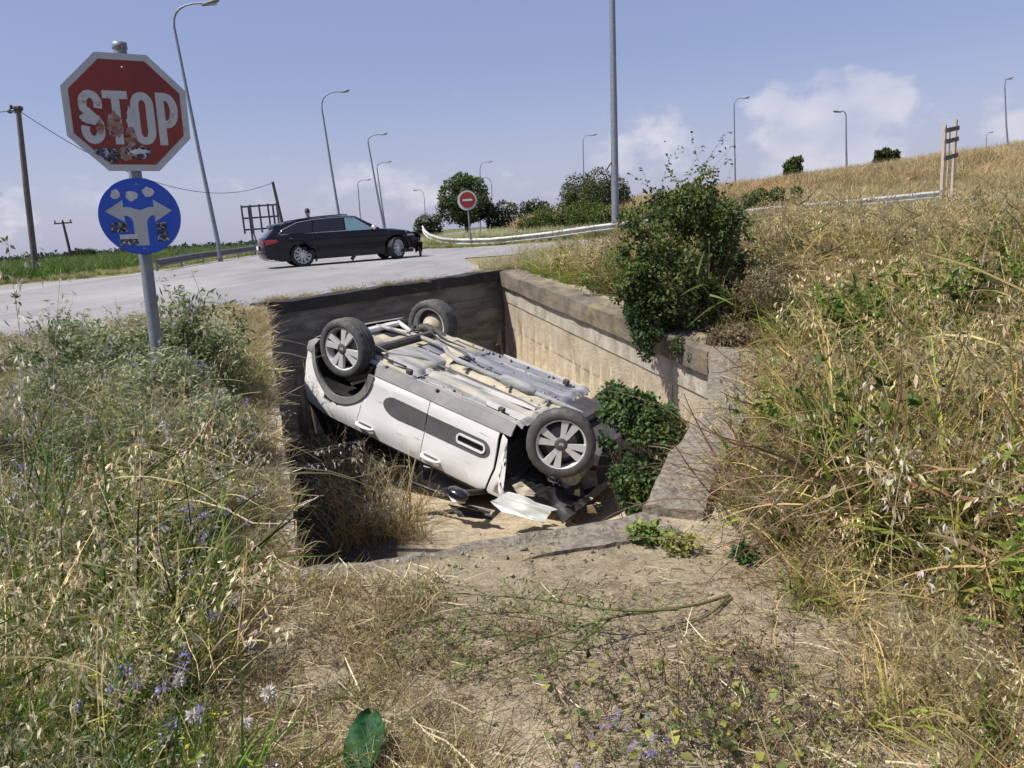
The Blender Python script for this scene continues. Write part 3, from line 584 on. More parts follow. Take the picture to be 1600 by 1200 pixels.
def wheel(parent,c,sgn,style,steer=0.0,camber=0.0,r=.333,mt_t='rubber',name='wheel',inner=False):
    """A wheel with tyre, rim, spokes, hub and brake disc; sgn gives the outer side."""
    w=thing(name,None,None); w.parent=parent; w.location=c; w.rotation_euler=(camber,0,steer)
    k=r/.333; T=[(.240,.088),(.246,.100),(.258,.106),(.287,.109),(.312,.101),(.329,.086),(.333,.07),(.333,.056),(.325,.052),(.325,.043),(.333,.039),(.333,.014),(.325,.010),(.325,-.010),(.333,-.014),(.333,-.039),(.325,-.043),(.325,-.052),(.333,-.056),(.333,-.07),(.329,-.086),(.312,-.101),(.287,-.109),(.258,-.106),(.240,-.088)]
    B=MB().lathe([(a*k,b) for a,b in T],44,'Y')
    for q in range(44):       # tread blocks
        a=2*math.pi*q/44; M=Matrix.Rotation(-a,3,'Y')@Matrix.Rotation(R(18),3,'X')
        for yy in (-.062,.062): pass
    if style=='suv':       # shoulder grooves of the tread
        B=MB(); m=len(T); n=96; V=[]
        for q in range(n):
            a=2*math.pi*q/n
            for (rr_,h) in T:
                g=.007 if (q%4==0 and abs(h)>.055 and rr_>.32) else 0; V.append(((rr_-g)*k*math.cos(a+h*.5),h,(rr_-g)*k*math.sin(a+h*.5)))
        B.add(V,[(q*m+i,q*m+i+1,((q+1)%n)*m+i+1,((q+1)%n)*m+i) for q in range(n) for i in range(m-1)],True)
    fixn(B.build('tyre',mt_t,w))
    rb=[(.242,.09),(.236,.094),(.226,.084),(.222,.06),(.21,-.02),(.21,-.075),(.242,-.09)]
    fixn(MB().lathe([(a*k,sgn*b) for a,b in rb],40,'Y').build('rim','alloy' if style!='suv' else 'alloy',w))
    dk=MB().lathe([(0,sgn*.012),(.15*k,sgn*.012),(.15*k,-sgn*.004),(.0,-sgn*.004)],32,'Y'); dk.build('brake_disc','brake',w)
    MB().lathe([(.152*k,sgn*.004),(.212*k,sgn*.0),(.212*k,-sgn*.01)],32,'Y').build('dust_shield','plastic_black',w)
    fr=lambda a,b,h:(a*k,sgn*h,b*k)
    def spoke(ang,w0,w1,r0,r1,h0,h1,mt):
        ca,sa=math.cos(ang),math.sin(ang); poly=[(r0,-w0/2),(r1,-w1/2),(r1,w1/2),(r0,w0/2)]
        P=[(x*ca-y*sa,x*sa+y*ca) for x,y in poly]
        fixn(MB().prism(P,h0,h1,fr).build('spoke',mt,w))
    if style=='suv':
        for q in range(4):
            for d in (-.245,.245): spoke(math.pi/2*q+R(12)+d,.040,.074,.062,.230,.045,.088,'alloy')
            spoke(math.pi/2*q+R(12),.02,.03,.062,.222,.03,.045,'alloy_dark')
        hubm='alloy_dark'
    else:
        for q in range(10):
            for d in (-.11,.11): spoke(math.pi/5*q+d,.016,.022,.05,.230,.05,.084,'alloy')
        hubm='alloy'
    hb=MB().lathe([(0,sgn*.094),(.03*k,sgn*.093),(.058*k,sgn*.088),(.072*k,sgn*.075),(.074*k,sgn*.03)],28,'Y').build('hub_cap',hubm,w)
    if style=='suv':
        for q in (0,1): strokemesh_local([(-.022,.004+q*.014-.012),(0,.016+q*.014-.012),(.022,.004+q*.014-.012)],.0075,lambda a,b,h:(a,sgn*(.094+h),-b),'alloy',hb,'emblem')
        for q in range(5):
            a=2*math.pi*q/5; MB().lathe([(0,sgn*.080),(.008,sgn*.078),(.009,sgn*.06)],8,'Y',(.056*math.cos(a)*k,.006*sgn,.056*math.sin(a)*k)).build('wheel_nut','brake',w)
    if inner:   # hub carrier seen from the inside
        B=MB().lathe([(0,-sgn*.11),(.06,-sgn*.105),(.085,-sgn*.06),(.12,-sgn*.05),(.13,-sgn*.0)],18,'Y'); B.box((.05,-sgn*.06,.07),(.12,.09,.08),bev=.015); B.build('hub_carrier','underbody_dust',w)
    return w
def strokemesh_local(pts,wd,fn,mt,parent,name):
    Lp,Q=stroke(pts,wd); n=len(pts); V=[fn(a,b,0) for a,b in Lp]+[fn(a,b,0) for a,b in Q]+[fn(a,b,.002) for a,b in Lp]+[fn(a,b,.002) for a,b in Q]
    F=[]
    for i in range(n-1): F+=[(2*n+i,2*n+i+1,3*n+i+1,3*n+i),(i,n+i,n+i+1,i+1),(i,i+1,2*n+i+1,2*n+i),(n+i,3*n+i,3*n+i+1,n+i+1)]
    return fixn(MB().add(V,F).build(name,mt,parent))
def arcp(cx,cz,r,a0,a1,n=12): return arc(cx,cz,r,r,a0,a1,n)
# ---------------------------------------------------------------- white overturned car
def Ws(x,z):
    w=.868-.17*min(max((x-1.15)/.9,0),1)**2-.13*min(max((-1.2-x)/.75,0),1)**2
    if z<.42: w-=.17*((.42-z)/.2)**1.7
    if z>.98: w-=(z-.98)*.34
    w-=.022*math.exp(-((x-.55)/.16)**2-((z-.86)/.09)**2)+.018*math.exp(-((x+1.55)/.12)**2-((z-.8)/.12)**2)+.012*math.exp(-((x+.45)/.2)**2-((z-.98)/.05)**2)
    return w+.012*math.exp(-((z-.86)/.1)**2)-.010*math.exp(-((z-.6)/.2)**2)
CARM=Matrix.Translation((-.214,7.989,-.49))@(Matrix.Rotation(-.55,4,'Z')@Matrix.Rotation(.314,4,'Y')@Matrix.Rotation(3.151,4,'X'))
sv=thing('overturned_car','dusty white hatchback SUV lying upside down on its roof in the concrete pit','car'); sv.matrix_world=CARM
CI=CARM.inverted()
def Lc(px,py,Y): return tuple(CI@Vector(atY(px,py,Y)))
def pan(poly,name,mt,sgn=1,off=0.0,th=.02,step=.09,label=None,parent=None): return side_patch(poly,Ws,off,th,sgn,step).build(name,mt,parent or sv,label)
RA=(-1.30,.36)
for sgn in (1,-1):
    pan([(-.985,1.06),(-1.5,1.07),(-1.74,1.04),(-1.84,.86),(-1.88,.62),(-1.86,.46)]+arcp(*RA,.475,168,42,16)+[(-.925,.72)],'rear_quarter','car_white',sgn)
    rd_=pan([(-.973,1.06),(-.913,.72)]+arcp(*RA,.482,40,14,5)+[(-.82,.365),(-.095,+.365),(-.09,1.055)],'rear_door','car_white',sgn)
    fd_=pan([(-.078,1.055),(-.083,+.365),(.745,+.365),(.765,.75),(.72,1.0),(.63,1.045)],'front_door','car_white',sgn)
    for dr,hx in ((fd_,.045),(rd_,-.84)):
        hz=.955; w_=Ws(hx,hz)
        rc=pan([(hx-.085,hz-.028),(hx+.085,hz-.028),(hx+.085,hz+.032),(hx-.085,hz+.032)],'handle_recess','cladding',sgn,.002,.004,.05,parent=dr)  # flat grey patch painted as the shade behind the handle
        B=MB().tube([(hx-.115,sgn*(w_+.004),hz),(hx-.09,sgn*(w_+.034),hz),(hx+.0,sgn*(w_+.042),hz),(hx+.09,sgn*(w_+.034),hz),(hx+.115,sgn*(w_+.004),hz)],[.014,.019,.02,.019,.014],8); B.build('handle','car_white',dr)
    # side mouldings, one on each door, the front one with a bright frame
    zc_=.605
    am=pan([(-.080,.51),(.60,.51)]+arcp(.60,.515+.085,.088,-85,85,8)+[(.60,.695),(-.080,.70)],'side_moulding','airbump',sgn,.008,.022,.07,parent=fd_)
    pan([(-.093,.70),(-.45,.71)]+arc(-.48,.60,.17,.105,95,250,9)+[(-.42,.50),(-.093,.505)],'side_moulding','airbump',sgn,.008,.022,.07,parent=rd_)
    ch=[(x,z) for x,z in (arc(.335,.60,.03,.045,90,270,6)+arc(.60,.60,.035,.045,-90,90,6))]
    L_,Q_=stroke(ch,.02,True); n=len(ch); V=[(p[0],sgn*(Ws(*p)+.018),p[1]) for p in L_]+[(p[0],sgn*(Ws(*p)+.018),p[1]) for p in Q_]+[(p[0],sgn*(Ws(*p)+.006),p[1]) for p in L_]+[(p[0],sgn*(Ws(*p)+.006),p[1]) for p in Q_]
    fixn(MB().add(V,[(i,(i+1)%n,n+(i+1)%n,n+i) for i in range(n)]+[(i,2*n+i,2*n+(i+1)%n,(i+1)%n) for i in range(n)]+[(n+i,n+(i+1)%n,3*n+(i+1)%n,3*n+i) for i in range(n)]).build('bright_frame','car_white',am))
    fixn(pan([(p[0]*.96+.02,.6+(p[1]-.6)*.5) for p in ch],'frame_insert','plastic_gloss',sgn,.010,.002,.07,parent=am))
    # cladding
    pan(arcp(*RA,.405,178,2,22)+arcp(*RA,.478,2,178,22),'arch_trim','cladding',sgn,.014,.03,.2)
    pan([(-.87,.285),(-.80,.262),(.86,.262),(.875,.36),(-.826,.36)]+arcp(*RA,.475,-1,-8,3),'sill_cladding','cladding',sgn,.012,.03,.07)
    pan([(-1.74,.30),(-1.80,.30),(-1.875,.36),(-1.872,.455),(-1.765,.455)],'bumper_cladding','cladding',sgn,.010,.03,.07)
    # window frames and dark glass, squeezed where the roof gave way
    cz=lambda x,z:1.06+(z-1.06)*(.60 if x>-.2 else .60+.12*min(1,(-.2-x)/.8))
    for poly,nm,mt in (([(.60,1.062),(.30,1.40),(-.06,1.43),(-.06,1.07)],'front_window','glass_dark'),([(-.12,1.07),(-.12,1.43),(-.80,1.44),(-.95,1.07)],'rear_window','glass_dark'),([(-1.02,1.07),(-.88,1.43),(-1.35,1.41),(-1.62,1.08)],'quarter_window','glass_dark'),
                       ([(.62,1.05),(.70,1.05),(.36,1.46),(.28,1.42)],'pillar','plastic_black'),([(-.065,1.06),(-.065,1.45),(-.115,1.45),(-.115,1.06)],'pillar','plastic_black'),([(-.96,1.06),(-.81,1.45),(-.875,1.45),(-1.015,1.06)],'pillar','plastic_black'),([(-1.63,1.07),(-1.36,1.42),(-1.50,1.47),(-1.78,1.05)],'pillar','plastic_black'),
                       ([(.40,1.405),(.30,1.52),(-1.45,1.53),(-1.37,1.43),(-.8,1.45),(-.06,1.445)],'roof_rail_panel','plastic_black')):  # pillars and roof rail panel blackened to carry the shadow of the gap
        if nm=='front_window' and sgn>0: continue
        pan([(x,cz(x,z)) for x,z in poly],nm,mt,sgn,-.01 if 'window' in nm else 0,.012,.12)
# left rim of the door apertures (black belt seals) and the hanging door trim
strip([(x,1.06+(z-1.06)*(.60 if x>-.2 else .60+.12*min(1,(-.2-x)/.8))) for x,z in ((.34,1.50),(.1,1.53),(-.3,1.56),(-.8,1.575),(-1.2,1.56),(-1.5,1.52))],Ws,.03).build('roof','car_white',sv)
strip([(.70,1.03),(.62,1.12),(.45,1.30),(.34,1.40)],Ws,.02).build('windscreen','glass_dark',sv)
strip([(-1.5,1.50),(-1.62,1.30),(-1.76,1.06)],Ws,0,-.05).build('rear_screen','glass_dark',sv)
strip([(-1.77,1.05),(-1.84,.86),(-1.88,.62)],Ws,0,-.08).build('tailgate','car_white',sv)
strip([(-1.88,.61),(-1.88,.46),(-1.84,.32),(-1.70,.27)],Ws,0,-.08).build('rear_bumper','cladding',sv)
strip([(.74,1.02),(1.0,.995),(1.4,.95),(1.62,.90)],lambda x,z:Ws(x,z)-.06,.03).build('bonnet','car_white',sv)
pan([(.775,1.0),(.775,.44),(.90,.44)]+arcp(1.30,.36,.42,160,20,12)+[(1.72,.45),(1.86,.55),(1.82,.80),(1.62,.90),(1.2,.97)],'front_wing','car_white',-1)
# belt moulding: dark strip between doors and glass on the near side
pan([(.66,1.045),(-.98,1.062),(-.98,1.085),(.64,1.075)],'belt_seal','plastic_black',1,.004,.02,.2)
# interior darkness is real: floor, dashboard, seats
MB().box((.50,0,.82),(.30,1.35,.34),bev=.05).build('dashboard','plastic_black',sv)
for sx,sy in ((-.05,.36),(-.05,-.36),(-.85,.34),(-.85,-.34)):
    B=MB().box((sx,sy,.55),(.5,.48,.18),bev=.05); B.box((sx-.24,sy,.82),(.14,.46,.44),Matrix.Rotation(R(-14),3,'Y'),bev=.05); B.build('seat','plastic_black',sv)
# ---- underbody
def floor_grid(y0,y1,name,mt,x0=-.98,x1=.93,nx=90,ny=56,sd=0):
    xs=np.linspace(x0,x1,nx);ys=np.linspace(y0,y1,ny);X,Y=np.meshgrid(xs,ys,indexing='ij'); A=np.abs(Y)
    Z=.285-.040*(ss(.36,.39,A)-ss(.46,.49,A))-.025*ss(.66,.72,A)+.03*ss(.74,.765,A)
    Z=Z-.012*(ss(.0,.02,np.sin(X*24)*.5)-.5)*(1-ss(.33,.36,A))*ss(-.3,-.2,X)
    Z=Z+.018*np.exp(-((X+.40)/.018)**2)-.03*np.exp(-((X-.86)/.05)**2)+.010*(fbm(X*5,Y*5,3,sd)-.5)
    for yb in (.20,.29,.53,.60): Z=Z-.014*np.exp(-((A-yb)/.013)**2)*ss(-.30,-.24,X)*(1-ss(.66,.74,X))*(.6+.4*np.sign(np.sin(X*9+yb*20)))
    for xb in (-.1,.25,.60): Z=Z-.012*np.exp(-((X-xb)/.014)**2)*ss(.50,.52,A)*(1-ss(.64,.66,A))
    P=np.stack([X,Y,Z],-1); g=gridmesh(P,True); return fixn(g.build(name,mt,sv))
floor_grid(.13,.765,'floor_pan','underbody',sd=2); floor_grid(-.765,-.13,'floor_pan','underbody_blue',sd=5)
def slab(poly,z,th,name,mt,bev=.0):
    return fixn(MB().prism(poly,z,z-th).build(name,mt,sv))
# exhaust tunnel with heat shield, pipe and silencer
us=np.linspace(-.55,.95,30); vsn=np.linspace(-1,1,13); P=np.array([[(u,v*.155-.02*math.sin(u*2),.30-.055*(1-abs(v)**3)-.01*math.sin(u*20)*(1-v*v)) for v in vsn] for u in us]); fixn(gridmesh(P,True).build('heat_shield','underbody_dust',sv))
ex=MB().tube([(1.25,-.05,.26),(.9,-.02,.23),(.5,0,.215),(.0,.01,.215),(-.40,.0,.21),(-.55,-.06,.21),(-.72,-.22,.22),(-1.0,-.28,.24),(-1.25,-.28,.25)],[.03]*9,10); fixn(ex.build('exhaust_pipe','underbody',sv))
fixn(MB().tube([(.62,0,.21),(.55,0,.205),(.25,0,.205),(.18,0,.21)],[.03,.065,.065,.03],14).build('catalyst_box','underbody',sv))
# tunnel mouth: folded tan sheet at the tank
P=np.array([[(-.42-.20*u,-.30+.42*v,.275-.075*math.sin(math.pi*min(1,max(0,v)))**.6*(1-.35*u)) for v in np.linspace(0,1,12)] for u in np.linspace(0,1,6)]); fixn(gridmesh(P,True).build('tunnel_bracket','underbody_dust',sv))
def cushion(x0,x1,y0,y1,z,h,name,mt,n=16,p=.35):
    P=np.array([[(x0+(x1-x0)*u,y0+(y1-y0)*v,z-h*(max(0,math.sin(math.pi*u))**p)*(max(0,math.sin(math.pi*v))**p)) for v in np.linspace(0,1,n)] for u in np.linspace(0,1,n)]); return fixn(gridmesh(P,True).build(name,mt,sv))
cushion(-1.02,-.44,-.02,.60,.29,.085,'fuel_tank','underbody',18,.22)
cushion(-1.02,-.50,-.66,-.30,.29,.05,'heat_shield','underbody_dust')
cushion(-1.80,-1.36,-.02,.48,.36,.07,'spare_wheel_well','underbody_dust')
fixn(MB().box((-1.42,0,.37),(.9,1.42,.03)).build('boot_floor','underbody_dust',sv))
for sy in (-1,1):
    fixn(MB().tube([(-.92,sy*.60,.30),(-1.1,sy*.615,.245),(-1.3,sy*.63,.24),(-1.38,sy*.62,.27)],[.04,.05,.055,.05],10).build('trailing_arm','axle_black',sv))
    fixn(MB().box((-.98,sy*.60,.275),(.34,.16,.07),bev=.02).build('arm_bracket','underbody_dust',sv))
    B=MB()
    B.tube([(-1.36+.05*math.cos(k*.7),sy*.50+.05*math.sin(k*.7),.36-.11*k/40) for k in range(41)],.008,6); B.build('coil_spring','axle_black',sv)
    fixn(MB().tube([(-1.45,sy*.60,.26),(-1.50,sy*.55,.42)],.028,8).build('shock_absorber','axle_black',sv))
    # the inner arch of the rear wheels
    us=np.linspace(R(185),R(-5),22); P=np.array([[(RA[0]+.41*math.cos(a),sy*(.52+.30*v),RA[1]+.41*math.sin(a)) for v in np.linspace(0,1,4)] for a in us]); fixn(gridmesh(P,True).build('rear_arch_liner','plastic_black',sv))
fixn(MB().box((-1.14,0,.255),(.10,1.14,.085),bev=.025).build('axle_beam','axle_black',sv))
fixn(MB().box((-1.70,0,.315),(.10,1.25,.06),bev=.02).build('rear_cross_member','underbody_white',sv))
for a,b in (((-1.42,-.42,.315),(-1.74,-.22,.30)),((-1.42,-.50,.315),(-1.74,-.62,.30))): fixn(MB().tube([a,b],.03,6).build('brace','underbody_white',sv))
fixn(MB().box((-1.58,-.42,.352),(.2,.42,.012)).build('void_shade','plastic_black',sv))  # thin black plate standing in for the shade of a void
slab([(.10,.17),(.75,.16),(.80,.30),(.45,.35),(-.20,.33),(-.22,.22)],.268,.003,'scraped_panel','underbody_white')
slab([(.35,.50),(.82,.50),(.84,.64),(.42,.62)],.270,.003,'scraped_panel','underbody_white')
# seam across the floor and drain plugs
for k in range(14):
    y=-.66+k*.10
    if abs(y)>.17: MB().box((-.40,y,.272),(.022,.062,.008)).build('seam_clip','plastic_black',sv)
rr=random.Random(4); pgm=MB().lathe([(0,.262),(.016,.262),(.02,.285)],8,'Z').mesh('drain_plug')
for k in range(34):
    x,y=rr.uniform(-.9,.88),rr.uniform(.2,.78)*rr.choice((-1,1)); o=obj('drain_plug',pgm,'plastic_black',sv); o.location=(x,y,-.012 if abs(y)>.64 or .38<abs(y)<.48 else .010); o.scale=(rr.uniform(.6,1.2),)*2+(1,)
# pipes, cables, bolts and brackets under the floor
for k_,y_ in enumerate((.185,.20,.215)): fixn(MB().tube([(.95,y_+.05,.262),(.6,y_,.262),(.1,y_+.01*k_,.258),(-.42,y_+.005,.255),(-.62,y_+.14,.20),(-.95,y_+.30,.225),(-1.12,y_+.32,.20)],.0055,6).build('brake_pipe',('brake','axle_black','brake')[k_],sv))
fixn(MB().tube([(-.62,-.50,.245),(-.85,-.46,.225),(-1.02,-.50,.21),(-1.2,-.60,.215),(-1.28,-.66,.24)],.011,8).build('brake_hose','plastic_black',sv)); fixn(MB().tube([(-.62,.60,.245),(-.85,.64,.23),(-1.05,.60,.20),(-1.25,.66,.22)],.011,8).build('brake_hose','plastic_black',sv))
fixn(MB().tube([(.2,-.20,.258),(-.2,-.19,.255),(-.5,-.34,.235),(-.9,-.38,.225),(-1.3,-.58,.21)],.008,6).build('handbrake_cable','axle_black',sv))
for x_ in (-.2,.35,.8): fixn(MB().box((x_,.0,.222),(.035,.30,.016),bev=.005).build('exhaust_strap','brake',sv))
bm_=MB().lathe([(0,-.016),(.011,-.014),(.012,-.004),(.020,-.002),(.021,0)],6,'Z').mesh('bolt')
for k_ in range(40):
    o=obj('bolt',bm_,'brake',sv); o.location=(rr.uniform(-1.0,.9),rr.choice((.425,-.425,.69,-.69,.155,-.155)),.250 if k_%2 else .262)
for sy in (-1,1): fixn(MB().box((-.70,sy*.70,.262),(.42,.05,.03),bev=.008).build('floor_stiffener','underbody_dust',sv)); fixn(MB().box((.30,sy*.735,.245),(1.05,.012,.03)).build('sill_flange','underbody_white',sv))
for x,y in ((-.50,.70),(.62,.66),(.66,-.66)):
    B=MB().box((x,y,.235),(.07,.05,.06),bev=.01); B.build('jacking_point','axle_black',sv)
# front: torn wing, ribbed liner, strut, subframe, engine
us=np.linspace(R(172),R(35),44); P=np.array([[(1.30+(.46+.014*math.cos(i*2.2))*math.cos(a),.42+.44*v,.40+(.46+.014*math.cos(i*2.2))*math.sin(a)+.05*v*math.sin(a*3)) for v in np.linspace(0,1,6)] for i,a in enumerate(us)])
fixn(gridmesh(P,True).build('wheel_arch_liner','plastic_black',sv,'torn ribbed black wheel arch liner'))
us=np.linspace(R(172),R(8),40); P=np.array([[(1.30+.42*math.cos(a),-.42-.42*v,.38+.42*math.sin(a)) for v in np.linspace(0,1,4)] for a in us]); fixn(gridmesh(P,True).build('wheel_arch_liner','plastic_black',sv))
B=MB(); B.tube([(1.30+.065*math.cos(k*.62),.56+.065*math.sin(k*.62),.48+.30*k/60) for k in range(61)],.009,6); B.tube([(1.3,.58,.28),(1.3,.55,.80)],.026,8); B.build('suspension_strut','axle_black',sv)
fixn(MB().box((1.12,0,.27),(.34,.95,.09),bev=.03).build('subframe','axle_black',sv))
for sy in (-1,1): fixn(MB().tube([(1.10,sy*.38,.27),(1.22,sy*.62,.25),(1.33,sy*.72,.24)],[.04,.035,.03],8).build('control_arm','axle_black',sv)); fixn(MB().tube([(1.28,sy*.2,.33),(1.33,sy*.70,.25)],.022,8).build('drive_shaft','axle_black',sv))
fixn(MB().box((1.42,-.05,.55),(.55,.85,.45),bev=.08).build('engine_block','axle_black',sv)); fixn(MB().box((1.25,.32,.42),(.28,.30,.24),bev=.06).build('gearbox','brake',sv))
fixn(MB().tube([(1.50,.45,.45),(1.52,.80,.50)],[.10,.11],16).build('fog_lamp_housing','brake',sv))
def crumple(poly3,thick,amp,seed,nu=10,nv=8):
    """Bilinear sheet between four corners, crumpled and given thickness."""
    a,b_,c_,d_=[np.array(p) for p in poly3]; rows=[]
    for i in range(nu):
        u=i/(nu-1); row=[]
        for j in range(nv):
            v=j/(nv-1); p=(a*(1-u)+b_*u)*(1-v)+(d_*(1-u)+c_*u)*v
            nrm=np.cross(b_-a,d_-a); nrm/=np.linalg.norm(nrm); e=(1 if 0<i<nu-1 and 0<j<nv-1 else .8)
            row.append(p+nrm*amp*2*(fbm(u*3.1+seed,v*3.1,3,seed)-.5)+(b_-a)*.10*(fbm(v*5,seed,3,seed+3)-.5)*u+(d_-a)*.12*(fbm(u*5,seed,3,seed+6)-.5)*v)
        rows.append(row)
    P=np.array(rows); nrm=np.cross(b_-a,d_-a); nrm/=np.linalg.norm(nrm); Q=P+nrm*thick
    g=gridmesh(P,True); g2=gridmesh(Q,True); B=MB().add(g.v,g.f,True); B.add(g2.v,[f[::-1] for f in g2.f],True)
    per=[(i,0) for i in range(nu)]+[(nu-1,j) for j in range(1,nv)]+[(i,nv-1) for i in range(nu-2,-1,-1)]+[(0,j) for j in range(nv-2,0,-1)]
    V=[P[i,j] for i,j in per]+[Q[i,j] for i,j in per]; n=len(per); B.add(V,[(k,(k+1)%n,n+(k+1)%n,n+k) for k in range(n)]); return B
pan([(.785,.37),(.85,.40),(.862,.62),(.845,.80),(.875,.95),(.95,1.02),(.76,1.03),(.742,1.0),(.792,.75)],'wing_remnant','car_white',1,0,.006,.08,'white edge of the torn front wing')
fixn(crumple([Lc(768,783,6.52),Lc(795,766,6.62),Lc(868,794,6.44),Lc(846,818,6.36)],.004,.045,5,16,10).build('torn_wing','car_white_inner',sv,'bent grey green inner side of the torn front wing'))
fixn(crumple([Lc(766,784,6.50),Lc(785,800,6.42),Lc(868,823,6.30),Lc(842,815,6.34)],.006,.02,8,14,5).build('wing_edge','car_white',sv,'bright folded edge of the torn wing'))
fixn(crumple([Lc(800,758,6.62),Lc(815,752,6.64),Lc(838,772,6.60),Lc(812,776,6.58)],.004,.03,12).build('torn_bracket','underbody_dust',sv))
fixn(crumple([Lc(850,772,6.7),Lc(905,755,6.8),Lc(925,790,6.7),Lc(880,815,6.5)],.01,.09,15,12,10).build('torn_bumper','plastic_black',sv,'shattered black bumper pieces'))
fixn(crumple([Lc(902,735,6.9),Lc(932,735,6.95),Lc(935,760,6.9),Lc(905,765,6.85)],.03,.03,17).build('fog_lamp_bezel','brake',sv))
for k in range(9):
    x,y=rr.uniform(845,930),rr.uniform(765,815); Y=6.7+rr.uniform(-.25,.2); s=rr.uniform(6,16); a=rr.uniform(0,3)
    fixn(crumple([Lc(x,y,Y),Lc(x+s*math.cos(a),y+s*math.sin(a),Y+.05),Lc(x+s*math.cos(a+1),y+s*math.sin(a+1),Y+.1),Lc(x+s*.6*math.cos(a+1.6),y+s*.6*math.sin(a+1.6),Y)],.004,.02,20+k,5,5).build('bumper_shard',rr.choice(('plastic_black','plastic_black','axle_black','underbody_dust')),sv))
# mirror and drooping window trim
mx=Lc(716,772,6.72); Mq=CI.to_3x3()
B=MB().lathe([(0,-.115),(.05,-.105),(.075,-.05),(.078,.02),(.06,.09),(0,.115)],16,'X'); B.v=[(x+mx[0],y*.95+mx[1],z*.72+mx[2]) for x,y,z in B.v]; mi=B.build('wing_mirror','plastic_gloss',sv)
fixn(MB().tube([(mx[0]-.11,mx[1]-.01,mx[2]+.045),(mx[0],mx[1]+.06,mx[2]+.055),(mx[0]+.09,mx[1],mx[2]+.045)],[.012,.02,.012],8).build('mirror_trim','car_white',mi))
fixn(MB().tube([(mx[0],mx[1]-.02,mx[2]),(mx[0]+.03,.80,1.06)],.03,8).build('mirror_arm','plastic_black',mi))
fixn(MB().tube([Lc(640,752,7.05),Lc(665,762,6.98),Lc(700,776,6.85),Lc(735,793,6.75),Lc(766,800,6.66)],[.012,.018,.02,.02,.016],8).build('window_trim','plastic_gloss',sv,'black window frame hanging below the doors'))
fixn(crumple([Lc(700,788,6.9),Lc(765,800,6.75),Lc(770,812,6.7),Lc(715,806,6.8)],.02,.03,31).build('broken_pillar','plastic_black',sv))
# wheels, hanging out of their arches
wheel(sv,(-1.30,.765,.235),1,'suv',0,0,.322); wheel(sv,(-1.30,-.765,.235),-1,'suv',0,0,.322,inner=True)
wheel(sv,(1.37,.82,.22),1,'suv',R(-26),R(-12),.318); wheel(sv,(1.31,-.72,.44),-1,'suv',R(-20),0,inner=True)
# thin black sheet standing in for a shadow line on the pit floor
q=atz(690,800,FLOOR+.02); tag(fixn(crumple([tuple(atz(640,803,FLOOR+.02)),tuple(atz(738,792,FLOOR+.05)),tuple(atz(738,797,FLOOR+.05)),tuple(atz(640,808,FLOOR+.02))],.012,.006,44,12,3).build('shadow_strip','plastic_black')),'black strip standing in for a thin shadow on the sandy pit floor','painted shadow')
# ---------------------------------------------------------------- black estate car
KS=1.05
q0=atz(475,416.5,0.0); q1=atz(627,403,0.0); hd_=math.atan2(q1[1]-q0[1],q1[0]-q0[0]); hd_=.40
bc=thing('estate_car','black estate car with a smashed front bumper standing across the road','car',(0,0,0),(0,0,hd_)); bc.scale=(KS,)*3
off=Vector((-1.40*KS,-.80*KS,0)); off.rotate(Euler((0,0,hd_))); bc.location=(q0[0]-off.x,q0[1]-off.y,0.0)
def Wb(x,z):
    w=.93-.20*min(max((x-1.35)/1.1,0),1)**2-.12*min(max((-1.6-x)/.85,0),1)**2
    if z<.35: w-=.08*((.35-z)/.2)**1.3
    if z>.92: w-=(z-.92)*.46
    return w+.015*math.exp(-((z-.78)/.09)**2)-.008*math.exp(-((z-.55)/.15)**2)
bp=lambda poly,nm,mt,s,o=0.0,th=.02,st=.1,par=None,lab=None: side_patch(poly,Wb,o,th,s,st).build(nm,mt,par or bc,lab)
rA=(-1.40,.345);fA=(1.50,.345)
